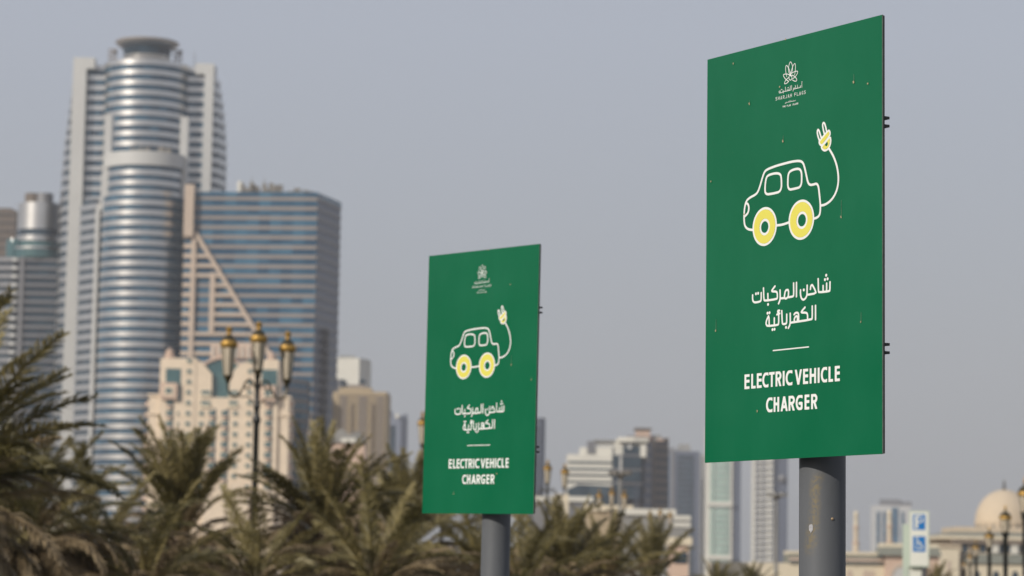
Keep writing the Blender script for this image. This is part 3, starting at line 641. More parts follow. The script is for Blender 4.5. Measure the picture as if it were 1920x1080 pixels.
# ------------------------------------------------------------------ street lamps
def lantern_parts(par, x, z, k=1.0, gold='gold'):
    """lantern whose gold band sits at height z"""
    l = MB().lathe([(.19,-.10),(.20,-.12),(.12,-.72)], (x,0,z), 12)
    lt = MB()
    for i in range(6):
        a = 2*pi*i/6+.3; lt.tube([(x+.18*cos(a),.18*sin(a),z-.1),(x+.112*cos(a),.112*sin(a),z-.80)], .013, 4)
    lt.lathe([(.12,-.80),(.115,-.84),(.07,-.92),(.045,-1.0)], (x,0,z), 12)
    o = lt.build('lantern', M['bronze'], par, smooth=True)
    MB().lathe([(.172,-.10),(.106,-.80)], (x,0,z), 12).build('lantern_glass', M['lamp_glass'], o, smooth=True)
    MB().lathe([(.17,-.11),(.215,-.07),(.228,0),(.21,.06),(.18,.08)], (x,0,z), 20).build('gold_band', M[gold], o, smooth=True)
    MB().lathe([(.18,.08),(.15,.16),(.10,.21),(.065,.24)], (x,0,z), 16).build('lantern_cap', M['bronze'], o, smooth=True)
    MB().lathe([(.065,.24),(.05,.30),(.085,.34),(.09,.38),(.05,.42),(.02,.45)], (x,0,z), 12).build('finial', M[gold], o, smooth=True)
def make_lamp():
    r = thing('street_lamp', (0,0,0), 'x', 'street lamp', 'three armed street lamps with gold bands')
    H = 7.55
    MB().lathe([(.24,0),(.24,.25),(.17,.4),(.15,.9),(.10,1.0),(.085,1.2),(.075,5.35),(.11,5.42),(.11,5.5),(.075,5.56),(.07,5.75),(.1,5.8),(.07,5.86),(.06,6.55),(.09,6.6)], n=14).build('pole', M['black'], r, smooth=True)
    lantern_parts(r, 0, H)
    for s in (-1, 1):
        a = MB(); pts = [(s*.87, H-1.15), (s*.87, H-1.32), (s*.80, H-1.47), (s*.66, H-1.52), (s*.52, H-1.45), (s*.42, H-1.3), (s*.35, H-1.14), (s*.25, H-1.06), (s*.15, H-1.10), (s*.10, H-1.2), (s*.05, H-1.3), (0, H-1.34)]
        a.tube([(x, 0, z) for x, z in pts], .028, 6)
        a.tube([(s*.40,0,H-1.22),(s*.33,0,H-1.30),(s*.24,0,H-1.30),(s*.20,0,H-1.22),(s*.25,0,H-1.17)], .022, 6)
        a.tube([(s*.52,0,H-1.45),(s*.44,0,H-1.52),(s*.30,0,H-1.5),(s*.12,0,H-1.62),(0,0,H-1.75)], .018, 6)
        a.build('scroll_arm', M['bronze'], r, smooth=True)
        lantern_parts(r, s*.87, H-.19)
    return r
lamp = make_lamp()
spots = [(485, 635, 68.7, 36, 'tall three armed street lamp in front of the cream hotel'),
         (1027, 878, 137, 6, 'three armed street lamp just right of the farther green sign'),
         (1147.5, 925, 186, 0, 'three armed street lamp in front of the white office building'),
         (1238, 962, 236, 0, 'smallest three armed street lamp below the brown tower'),
         (832, 785, 112, 0, 'street lamp almost wholly hidden behind the farther green sign')]
for i, (px, py, Y, rz, lab) in enumerate(spots):
    o = lamp if i == 0 else copy_tree(lamp)
    p = W(px, py, Y); o.location = (p.x, Y, 0); o.rotation_euler = (0,0,radians(rz)); o['label'] = lab
    o.scale = (1,1,p.z/7.55)
    if i in (1,): o.rotation_euler = (0,0,radians(0)); 

def make_post_lamp():
    r = thing('post_lamp', (0,0,0), 'x', 'street lamp', 'single headed black post lamps')
    MB().lathe([(.2,0),(.2,.3),(.12,.5),(.09,.6),(.085,3.35),(.12,3.4),(.12,3.5),(.16,3.56)], n=12).build('pole', M['black'], r, smooth=True)
    l = MB()
    for i in range(6):
        a = 2*pi*i/6+.3; l.tube([(.1*cos(a),.1*sin(a),3.52),(.17*cos(a),.17*sin(a),4.0)], .011, 4)
    o = l.build('lantern', M['bronze'], r)
    MB().lathe([(.09,3.54),(.16,4.0)], n=12).build('lantern_glass', M['lamp_glass'], o, smooth=True)
    MB().lathe([(.17,4.0),(.22,4.03),(.225,4.09),(.2,4.13)], n=20).build('gold_band', M['gold'], o, smooth=True)
    MB().lathe([(.21,4.13),(.17,4.22),(.1,4.28),(.05,4.3),(.035,4.38)], n=16).build('lantern_cap', M['bronze'], o, smooth=True)
    MB().lathe([(.035,4.36),(.055,4.42),(.02,4.5),(.01,4.55)], n=10).build('finial', M['gold'], o, smooth=True)
    return r
pl = make_post_lamp()
for i, (px, py, Y, lab) in enumerate([(1922,926,79,'single post lamp cut off by the right edge of the photo'), (1885,971,94,'black post lamp with gold band in front of the pale dome'),
      (1855,1006,117,'post lamp left of the one before the dome, gold band at roof height'), (1830,1027,146,'post lamp in front of the upper windows left of the dome'),
      (1819,1044,178,'small post lamp second last of the row left of the dome'), (1808,1058,212,'farthest and smallest post lamp of the row left of the dome')]):
    o = pl if i == 0 else copy_tree(pl)
    p = W(px, py, Y); o.location = (p.x, Y, 0); o.scale = (1,1,p.z/4.07); o['label'] = lab

for px, py, Y, lab, n in ((1163, 888, 250, 'tall floodlight mast with a ring of lamps before the white office building', 8), (1456, 928, 260, 'tall flat headed light mast in front of the white balcony tower', 6)):
    p = W(px, py, Y); r = thing('light_mast', (p.x, Y, 0), lab, 'light mast', 'tall light masts')
    MB().lathe([(.22,0),(.12,p.z-.3)], n=10).build('pole', M['grey'], r, smooth=True)
    MB().lathe([(.1,-.5),(.5,-.2),(.55,0),(.2,.15)], (0,0,p.z), 14).build('head_ring', M['grey'], r, smooth=True)
    me = MB().box(-.22,.22,-.2,.2,-.14,.14).mesh('floodlight', M['clutter'] if n == 8 else M['grey'])
    for i in range(n):
        a = 2*pi*i/n+.2; put('floodlight', me, r, (.85*cos(a), .85*sin(a), p.z+.05), (0,0,a))
    MB().tube([(-.85,0,p.z-.1),(.85,0,p.z-.1)], .05, 6).tube([(0,-.85,p.z-.1),(0,.85,p.z-.1)], .05, 6).build('crossarm', M['grey'], r)

# ------------------------------------------------------------------ date palms
def frond_mat(name, c1, c2):
    m = bpy.data.materials.new(name); m.use_nodes = True; n = m.node_tree; b = n.nodes['Principled BSDF']
    b.inputs['Roughness'].default_value = .5
    oi = n.nodes.new('ShaderNodeObjectInfo'); tc = n.nodes.new('ShaderNodeTexCoord')
    no = n.nodes.new('ShaderNodeTexNoise'); no.inputs['Scale'].default_value = 2.2; no.inputs['Detail'].default_value = 4
    ad = n.nodes.new('ShaderNodeMath'); ad.operation = 'ADD'
    mm = n.nodes.new('ShaderNodeMath'); mm.operation = 'MULTIPLY_ADD'; mm.inputs[1].default_value = .55; mm.inputs[2].default_value = -.27
    rp = n.nodes.new('ShaderNodeValToRGB'); rp.color_ramp.elements[0].position = .25; rp.color_ramp.elements[1].position = .8
    rp.color_ramp.elements[0].color = (*c1, 1); rp.color_ramp.elements[1].color = (*c2, 1)
    n.links.new(tc.outputs['Object'], no.inputs['Vector']); n.links.new(oi.outputs['Random'], mm.inputs[0])
    n.links.new(no.outputs[0], ad.inputs[0]); n.links.new(mm.outputs[0], ad.inputs[1]); n.links.new(ad.outputs[0], rp.inputs[0])
    n.links.new(rp.outputs[0], b.inputs['Base Color'])
    tl = n.nodes.new('ShaderNodeBsdfTranslucent'); ms = n.nodes.new('ShaderNodeMixShader'); ms.inputs[0].default_value = .28
    n.links.new(rp.outputs[0], tl.inputs[0]); n.links.new(b.outputs[0], ms.inputs[1]); n.links.new(tl.outputs[0], ms.inputs[2])
    n.links.new(ms.outputs[0], n.nodes['Material Output'].inputs['Surface'])
    return m
FG = frond_mat('green_frond', (.108,.092,.030), (.32,.265,.115))
FD = frond_mat('dry_frond', (.16,.118,.066), (.40,.305,.18))
def frond_mesh(L, droop, seed, m, wid=.40, n=120, hang=0.):
    r = random.Random(seed); mb = MB(); pts = []; p = Vector((0,0,0)); ang = 0.0
    S = 14
    for i in range(S+1):
        pts.append(p.copy()); t = i/S; ang = -droop*t**1.6
        p = p + Vector((cos(ang),0,sin(ang)))*(L/S)
    mb.tube(pts, [.028*(1-.8*i/S)+.004 for i in range(S+1)], 5)
    def at(t):
        f = t*S; i = min(int(f), S-1); q = pts[i].lerp(pts[i+1], f-i); return q, (pts[i+1]-pts[i]).normalized()
    for i in range(n):
        t = .12+.88*(i+.5)/n; q, d = at(t); up = Vector((-d.z,0,d.x))
        ll = wid*(.45+.55*sin(pi*min(1,(t-.05)*1.15)**.8))*(1 if t < .85 else 1.15-(t-.85)*3.2)
        for s in (-1, 1):
            if r.random() < .05: continue
            o = (d*r.uniform(.55,.95) + Vector((0,s,0))*r.uniform(.6,.9) + up*r.uniform(-.05,.5) + Vector((0,0,-hang*r.uniform(.3,1)))).normalized()
            l = ll*r.uniform(.75,1.12); wv = (d.cross(o).cross(o).normalized()*r.uniform(.3,1)+d.cross(o).normalized()*r.uniform(-1,1)).normalized()*.0115
            mid = q+o*l*.55; tip = q+o*l+Vector((0,0,-l*r.uniform(.08,.3)))
            mb.quads([q-wv*.6, q+wv*.6, mid+wv, mid-wv, tip], [(0,1,2,3),(3,2,4)])
    me = bpy.data.meshes.new('frond'); me.from_pydata(mb.v, [], mb.f); me.materials.append(m); me.update(); return me
GR = [frond_mesh(2.5, d_, 10+i, FG) for i, d_ in enumerate((.35,.55,.8,1.1,1.4,.7))]
DR = [frond_mesh(2.4, d_, 30+i, FD, .36, 100, .8) for i, d_ in enumerate((.7,1.1,1.5,1.9,1.3))]
tr_m = mat('palm_trunk', (.10,.07,.045), .95, var=.4, scale=6, bump=.6)
def palm_trunk(h):
    mb = MB().lathe([(.30,0),(.24,.3),(.20,h*.7),(.25,h-.1),(.12,h+.15)], n=14)
    k = 0
    for j in range(int(h/.11)):
        for i in range(9):
            a = 2*pi*(i+.5*(j%2))/9; z = .08+j*.11; rr = .22
            c = Vector((rr*cos(a), rr*sin(a), z)); t_ = Vector((-sin(a), cos(a), 0))*.06; o = Vector((cos(a), sin(a), 0))
            mb.quads([c-t_, c+t_, c+t_*.6+o*.07+Vector((0,0,.12)), c-t_*.6+o*.07+Vector((0,0,.12)), c+Vector((0,0,.16))], [(0,1,2,3),(3,2,4)])
    return mb.mesh('trunk', tr_m)
TR = palm_trunk(2.6)
def palm(px, py, Y, scale, ng, nd, lab, seed, lift=0., spread=1.0, yaw=0):
    """crown centre seen at (px, py)"""
    p = W(px, py, Y); r = random.Random(seed)
    t = thing('date_palm', (p.x, Y, 0), lab, 'palm tree', 'date palms along the foot of the skyline')
    put('trunk', TR, t, (0,0,0), None, (scale, scale, max(.3, p.z/2.6)))
    for i in range(ng+nd):
        green = i < ng; q = i/max(1,ng) if green else (i-ng)/max(1,nd)
        az = i*2.39996+yaw+r.uniform(-.25,.25)
        el = (86-62*q*spread+lift)+r.uniform(-7,7) if green else (38-80*q)+r.uniform(-12,12)
        me = (GR[min(4, int(q*4.2))] if r.random() < .7 else GR[5]) if green else DR[r.randrange(5)]
        s = scale*r.uniform(.8,1.08)*(.9 if not green else 1)
        a = radians(az*180/pi); rz_ = r.uniform(-.5,.5)
        o = put('frond', me, t, (.1*cos(a)*scale, .1*sin(a)*scale, p.z+(.1 if green else -.12)), (rz_, -radians(el), a), (s,s,s))
    return t
PALMS = [
 (-140, 945, 33, 1.05, 60, 34, 'nearest date palm, mostly outside the left edge, its big fronds reaching in', 3, -6, 1.0, .3),
 (40, 1025, 46, .95, 22, 60, 'shaggy brown date palm at the lower left corner', 4, -8, 1.1, 1),
 (178, 1050, 50, .9, 18, 60, 'dry drooping date palm left of the upright green one', 5, -12, 1.2, 2),
 (340, 1015, 54, .95, 26, 50, 'date palm with upright green fronds before the left side of the hotel', 6, 6, .55, 3),
 (485, 1100, 50, .85, 16, 60, 'low date palm at the foot of the three armed street lamp', 7, -10, 1.1, 4),
 (603, 1003, 56, .93, 36, 54, 'dense dark date palm between the street lamp and the tan block', 8, 0, .95, 5),
 (765, 1030, 60, .9, 34, 54, 'date palm rising left behind the farther green sign', 9, 2, .9, 6),
 (905, 1080, 56, .9, 20, 60, 'brown date palm behind the post of the farther sign', 10, -8, 1.1, 7),
 (1055, 1092, 66, .82, 30, 50, 'green topped date palm right of the farther green sign', 11, 2, .9, 8),
 (1135, 1090, 74, .85, 24, 56, 'drooping date palm in front of the low beige building', 12, -6, 1.0, 9),
 (1222, 1098, 84, .85, 20, 30, 'date palm with sparse upright fronds left of the small pink house', 13, 8, .8, 10),
 (700, 1095, 50, .9, 18, 60, 'low brown date palm between the dense palm and the farther sign', 14, -14, 1.2, 11),
 (980, 1105, 52, .85, 14, 60, 'low brown date palm under the right edge of the farther sign', 15, -14, 1.2, 12),
 (270, 1105, 46, .9, 14, 60, 'lowest dry date palm below the upright green one', 16, -14, 1.2, 13),
 (1346, 1124, 110, .65, 20, 10, 'tiny palm top at the foot of the pale green tower', 17, 4, .9, 14),
 (1408, 1124, 120, .65, 20, 10, 'tiny palm top between the two slender towers', 18, 4, .9, 15),
 (1757, 1112, 130, .6, 18, 10, 'small palm top right of the parking sign', 19, 8, .7, 16)]
for a_ in PALMS: palm(*a_[:10], yaw=a_[10])

# ------------------------------------------------------------------ parking sign
p = W(1720, 1010, 60); k_ = 60/FPX
ps = thing('parking_sign', (p.x+.04, 60, 0), 'white lightbox sign with blue P and wheelchair squares on a grey post', 'sign', rz=radians(-6))
z0, z1 = W(1720,1063,60).z, W(1720,958,60).z; zm = lambda py: W(1720, py, 60).z
SW = mat('sign_face', (.74,.735,.66), .4, var=.05, scale=3)
GE = mat('green_edge', (.48,.54,.46), .4)
BL = mat('sign_blue', (.008,.16,.46), .4)
hw = 16.5*k_
MB().box(-hw-.025,hw+.025,0,.12,z0,z1).build('cabinet', GE, ps)
MB().box(-hw,hw,-.006,-.001,z0+.03,z1-.03).build('face', SW, ps)
MB().box(-hw-.16,-hw-.027,.10,.2,z0-.45,zm(983)).build('side_panel', GE, ps)
MB().box(-hw-.12,hw-.1,.122,.18,z0-.45,z0+.4).build('rear_panel', SW, ps)
MB().lathe([(.06,0),(.06,z0+.3)], (.115,.06,0), 14).build('pole', mat('grey_post', (.10,.10,.105), .5, .3, var=.2, scale=5), ps, smooth=True)
def flat(name, polys, m, par, y):
    mb = MB()
    for i, q in enumerate(polys): mb.slab_xz(q, y, y+.0015)
    return mb.build(name, m, par)
for zc_, nm in ((zm(979),'parking_square'), (zm(1020),'wheelchair_square')):
    s_ = 11.5*k_; h_ = 14.5*k_
    o = flat(nm, [[(-s_,zc_-h_),(s_,zc_-h_),(s_,zc_+h_),(-s_,zc_+h_)]], BL, ps, -.009)
    if nm[0] == 'p':
        P_ = [[(-.07,zc_-.13),(-.02,zc_-.13),(-.02,zc_+.13),(-.07,zc_+.13)], [(-.0195,zc_+.10),(.05,zc_+.10),(.04,zc_+.13),(-.0195,zc_+.13)],
              [(.0505,zc_+.10),(.075,zc_+.06),(.075,zc_+.03),(.05,zc_-.005),(.036,zc_+.018),(.048,zc_+.04),(.048,zc_+.07),(.036,zc_+.099)], [(-.0195,zc_-.015),(.049,zc_-.0055),(.0355,zc_+.0175),(-.0195,zc_+.015)]]
        P_ = [[(x*1.25-.005, zc_+(z-zc_)*1.12) for x, z in q] for q in P_]
        flat('letter_p', P_, SW, o, -.0115)
    else:
        ring_o = [(.01+.062*cos(a_), zc_-.045+.062*sin(a_)) for a_ in [radians(150+i*22) for i in range(11)]]
        ring_i = [(.01+.042*cos(a_), zc_-.045+.042*sin(a_)) for a_ in [radians(150+i*22) for i in range(11)]]
        W_ = [ring_o+ring_i[::-1], [(-.02+.02*cos(a_), zc_+.115+.02*sin(a_)) for a_ in [radians(i*36) for i in range(10)]],
              [(-.03,zc_+.0),(-.008,zc_+.0),(-.005,zc_+.09),(-.03,zc_+.09)], [(-.0045,zc_+.025),(.045,zc_+.025),(.045,zc_+.042),(-.0045,zc_+.042)],
              [(-.0075,zc_+.0),(.04,zc_+.0),(.075,zc_-.10),(.095,zc_-.10),(.06,zc_+.018),(-.0075,zc_+.018)]]
        W_ = [[(x*1.15-.02, zc_+(z-zc_)*1.15) for x, z in q] for q in W_]
        flat('wheelchair_symbol', W_, SW, o, -.0115)

# ------------------------------------------------------------------ the two green signs
ART = {"arabic":[[[0.2207,-0.1458],[0.2201,-0.1743],[0.2158,-0.1772],[0.1611,-0.1767],[0.1577,-0.1728],[0.1562,-0.1293]],[[0.2023,-0.1489],
  [0.2024,-0.1776]],[[0.1832,-0.1555],[0.1833,-0.1775]],[[0.1136,-0.1615],[0.1156,-0.1501],[0.123,-0.1464],[0.1292,-0.153],[0.1401,-0.168],
  [0.1448,-0.1786],[0.0993,-0.1798]],[[0.0958,-0.1469],[0.0952,-0.1773],[0.0912,-0.1878],[0.0823,-0.1941],[0.0738,-0.1958],[0.0652,-0.1912],
  [0.0603,-0.182],[0.0582,-0.171],[0.0589,-0.1601]],[[0.036,-0.1319],[0.0362,-0.1809]],[[0.0201,-0.1323],[0.021,-0.1749],[0.0169,-0.1793],
  [-0.0081,-0.1799]],[[-0.0082,-0.154],[-0.0197,-0.1526],[-0.0263,-0.1562],[-0.0304,-0.168],[-0.0318,-0.1789],[-0.0241,-0.1843],[-0.0161,-0.1812],
  [-0.0088,-0.1768],[-0.0082,-0.154]],[[-0.03,-0.1808],[-0.0545,-0.1801]],[[-0.0564,-0.1508],[-0.0552,-0.1769],[-0.0576,-0.1889],[-0.0646,-0.1978]],
  [[-0.0853,-0.1342],[-0.1036,-0.1475],[-0.1022,-0.1514],[-0.0789,-0.1534],[-0.0718,-0.159],[-0.071,-0.1767],[-0.0766,-0.1809],[-0.1428,-0.1815],
  [-0.1488,-0.177],[-0.1513,-0.1353]],[[-0.1262,-0.1578],[-0.125,-0.1812]],[[-0.1644,-0.1513],[-0.1642,-0.1769],[-0.1702,-0.1822],[-0.2,-0.1834],
  [-0.2108,-0.1789],[-0.2148,-0.1694],[-0.2142,-0.1554]],[[0.1419,-0.2217],[0.1421,-0.2701]],[[0.124,-0.2224],[0.1245,-0.2632],[0.1201,-0.2685],
  [0.0035,-0.2711]],[[0.0838,-0.2231],[0.0626,-0.2372],[0.0671,-0.2403],[0.091,-0.2422],[0.0982,-0.2477],[0.0986,-0.2682]],[[0.0234,-0.2435],
  [0.031,-0.2382],[0.043,-0.2385],[0.0489,-0.2444],[0.049,-0.2692]],[[0.0396,-0.2502],[0.0297,-0.2521],[0.0242,-0.26],[0.0249,-0.2701]],
  [[0.0396,-0.2502],[0.0428,-0.257],[0.0415,-0.2689]],[[0.0016,-0.2381],[0.0024,-0.2693],[-0.0013,-0.281],[-0.0089,-0.2894]],[[-0.0182,-0.2403],
  [-0.0181,-0.2695],[-0.0229,-0.2731],[-0.0382,-0.2735],[-0.0432,-0.2692],[-0.0462,-0.2256]],[[-0.0636,-0.2413],[-0.0635,-0.2699],[-0.068,-0.2739],
  [-0.1262,-0.2739],[-0.1351,-0.2679],[-0.1355,-0.259],[-0.1299,-0.2484],[-0.1193,-0.2348],[-0.1173,-0.2736]],[[-0.0885,-0.2482],[-0.0884,-0.2736]],
  [[-0.0588,-0.2233],[-0.0679,-0.2226],[-0.0693,-0.2287],[-0.0623,-0.2319]],[[-0.0577,-0.2336],[-0.0735,-0.2363]]],"dots":[[0.1999,-0.1202],
  [0.1932,-0.1348],[0.2073,-0.1334],[0.077,-0.161],[-0.1246,-0.1961],[-0.1948,-0.1521],[-0.1822,-0.1514],[-0.0218,-0.2859],[-0.0985,-0.2883],
  [-0.0872,-0.2877],[-0.1275,-0.2273],[-0.1162,-0.2268]],"car":[[[-0.2082,0.0811],[-0.2286,0.0832],[-0.2482,0.0892],[-0.2617,0.1008],[-0.2665,0.1184],
  [-0.2668,0.1477],[-0.263,0.1717],[-0.2545,0.1913],[-0.2334,0.2016],[-0.2022,0.2077],[-0.1866,0.2157],[-0.1736,0.237],[-0.1598,0.2669],
  [-0.1476,0.2868],[-0.1291,0.2932],[-0.083,0.2987],[-0.0374,0.3012],[0.0155,0.3032],[0.053,0.3004],[0.0702,0.2926],[0.0799,0.2738],[0.0904,0.2416],
  [0.0979,0.2179],[0.1091,0.2071],[0.1275,0.2064],[0.1459,0.2085],[0.1569,0.1982],[0.1629,0.1622],[0.1681,0.1287],[0.166,0.0983],[0.1536,0.0879],
  [0.1264,0.0847]],[[-0.0818,0.0839],[-0.0438,0.0823],[-0.0,0.0882]],[[-0.2544,0.1829],[-0.2434,0.1793],[-0.2378,0.164],[-0.2432,0.1461],
  [-0.2604,0.1372]],[[-0.1424,0.2019],[-0.1456,0.2264],[-0.1397,0.262],[-0.1251,0.2714],[-0.0829,0.2731],[-0.0584,0.2672],[-0.0508,0.2538],
  [-0.0497,0.2032],[-0.0978,0.2006],[-0.1424,0.2019]],[[-0.0141,0.2039],[-0.0144,0.2494],[-0.0084,0.2669],[0.0119,0.273],[0.0419,0.2741],
  [0.0584,0.2674],[0.0644,0.2495],[0.0623,0.206],[0.0235,0.2038],[-0.0141,0.2039]],[[0.1688,0.1276],[0.1936,0.1277],[0.2226,0.1376],[0.2442,0.1538],
  [0.2586,0.1746],[0.2657,0.2018],[0.2642,0.23],[0.2555,0.2615],[0.2382,0.2941],[0.2164,0.3204]],[[0.174,0.3613],[0.16,0.3939],[0.1526,0.3996],
  [0.149,0.3906],[0.1527,0.3759],[0.1638,0.3546]],[[0.2017,0.3845],[0.1914,0.4142],[0.1833,0.42],[0.1782,0.4127],[0.1819,0.3957],[0.19,0.3747]],
  [[0.1623,0.3472],[0.1594,0.3552],[0.2111,0.3893],[0.2199,0.3811],[0.2184,0.3681],[0.1784,0.3394],[0.1675,0.3418],[0.1623,0.3472]],[[0.1785,0.3357],
  [0.2206,0.3659],[0.2243,0.3452],[0.2135,0.3245],[0.1946,0.318],[0.18,0.3232],[0.1711,0.3347]]],"plug":[[[0.1623,0.3472],[0.1594,0.3552],
  [0.2111,0.3893],[0.2199,0.3811],[0.2184,0.3681],[0.1784,0.3394],[0.1675,0.3418]],[[0.1741,0.3362],[0.2206,0.3669],[0.2243,0.3452],[0.2135,0.3245],
  [0.1946,0.318],[0.18,0.3232]]],"wheels":[[[-0.1462,0.0868,0.0667],[-0.1455,0.0848,0.0261]],[[0.0621,0.0892,0.0678],[0.0658,0.0869,0.027]],
  [[0.2003,0.3413,0.008]]],"L1":[[-0.2594,-0.2303],[-0.22,-0.1945],[-0.1876,-0.1595],[-0.1561,-0.1207],[-0.1173,-0.0855],[-0.0801,-0.0465],
  [-0.0398,-0.0285],[-0.0231,0.0148],[0.028,0.0682],[0.0741,0.1022],[0.1107,0.1458],[0.1542,0.1652],[0.1716,0.2057],[0.2133,0.2376],[0.2471,0.2737]],
  "L2":[[-0.1338,-0.0972],[-0.0905,-0.0589],[-0.0502,-0.0114],[-0.0061,0.029],[0.0336,0.0718],[0.0829,0.109],[0.1188,0.1531]],
  "emblem":[[[-0.0008,0.6665],[-0.0091,0.657],[-0.0137,0.64],[-0.0099,0.6266],[-0.0015,0.6161],[0.0071,0.625],[0.0116,0.638],[0.0085,0.6533],
  [-0.0008,0.6665]],[[-0.0222,0.6137],[-0.0279,0.6303],[-0.0295,0.6464],[-0.0255,0.6576],[-0.0131,0.6454],[-0.0037,0.6286],[0.0009,0.6161]],
  [[0.0225,0.6128],[0.0261,0.626],[0.0273,0.6434],[0.0244,0.6566],[0.0125,0.6481],[0.0046,0.6332],[-0.0031,0.6167]],[[-0.0113,0.5953],[-0.0237,0.6017],
  [-0.0361,0.6119],[-0.044,0.6239],[-0.03,0.6251],[-0.0114,0.6207],[0.0034,0.6108]],[[0.0103,0.6009],[0.0256,0.6054],[0.0363,0.6136],[0.0414,0.6246],
  [0.0255,0.6255],[0.0071,0.623],[-0.0052,0.6166]],[[-0.0083,0.6096],[-0.0222,0.6054],[-0.033,0.5976],[-0.036,0.5886],[-0.0205,0.5898],
  [-0.0107,0.5958]],[[0.0071,0.6151],[0.0225,0.6079],[0.0333,0.599],[0.0355,0.5896],[0.0226,0.59],[0.0103,0.597]],[[-0.0015,0.617],[0.0053,0.613],
  [0.0075,0.6058],[0.0053,0.5993],[-0.0014,0.5974],[-0.0082,0.6013],[-0.0104,0.6086],[-0.0083,0.6151],[-0.0015,0.617]]],"tiny":[[[0.063,0.5782],
  [0.0637,0.5619]],[[0.0588,0.5685],[0.0533,0.5678],[0.0564,0.563],[0.0258,0.5629]],[[0.0386,0.5741],[0.0399,0.5631]],[[0.0257,0.575],[0.0304,0.5636]],
  [[0.0242,0.5654],[0.0181,0.5664],[0.016,0.5628],[0.0233,0.5624]],[[0.016,0.5628],[0.0135,0.5562]],[[0.0054,0.5781],[0.0061,0.5611]],[[-0.002,0.5776],
  [-0.0013,0.5614],[-0.0421,0.5623]],[[-0.0081,0.5683],[-0.0074,0.5619]],[[-0.0136,0.5681],[-0.013,0.5619]],[[-0.0198,0.5684],[-0.0192,0.5621]],
  [[-0.0298,0.5774],[-0.0291,0.5615]],[[-0.0396,0.5671],[-0.039,0.562],[-0.0427,0.5567]],[[-0.0458,0.566],[-0.0464,0.5598],[-0.0654,0.561],
  [-0.0664,0.5671],[-0.0592,0.568],[-0.0576,0.5606]],[[-0.0161,0.573],[-0.0106,0.573]],[[-0.0546,0.5716],[-0.0483,0.5715]],[[0.0609,0.5819],
  [0.0655,0.5816]],[[0.0284,0.5221],[0.0272,0.5196],[0.0076,0.5197],[-0.0048,0.5201],[-0.0171,0.5201],[-0.0295,0.5195]],[[0.0174,0.5229],
  [0.0174,0.5194]],[[0.0075,0.5236],[0.0076,0.5197]],[[0.0008,0.5254],[0.0014,0.5198]],[[-0.006,0.5252],[-0.0054,0.52]],[[-0.0125,0.5237],
  [-0.0125,0.5198]],[[-0.0248,0.5226],[-0.0257,0.5194],[-0.031,0.5166]]],"spots1":[[-0.3335,0.7104],[-0.0276,0.7498],[0.3482,0.5383],[0.423,0.5214],
  [-0.2368,0.5456],[-0.0408,0.3824],[-0.4654,0.2886],[0.2817,0.0751],[0.3867,-0.2975],[-0.4304,-0.2683],[-0.1818,-0.5751],[-0.0602,0.5823],
  [-0.2652,0.1436]],"spots2":[[0.2534,0.5383],[0.2772,0.0831],[0.4549,-0.0067],[-0.2067,-0.6379],[0.0501,0.7491],[0.1743,-0.5249]]}
def seg_d(PX, PZ, a, b):
    ax, az = a; bx, bz = b; dx, dz = bx-ax, bz-az; l2 = dx*dx+dz*dz+1e-12
    t = np.clip(((PX-ax)*dx+(PZ-az)*dz)/l2, 0, 1)
    return np.hypot(PX-ax-t*dx, PZ-az-t*dz)
def smooth_line(p, it=2):
    closed = p[0] == p[-1]
    for _ in range(it):
        q = []
        if not closed: q.append(p[0])
        for i in range(len(p)-1):
            a, b = p[i], p[i+1]
            q.append([a[0]*.75+b[0]*.25, a[1]*.75+b[1]*.25]); q.append([a[0]*.25+b[0]*.75, a[1]*.25+b[1]*.75])
        if closed: q.append(q[0])
        else: q.append(p[-1])
        p = q
    return p
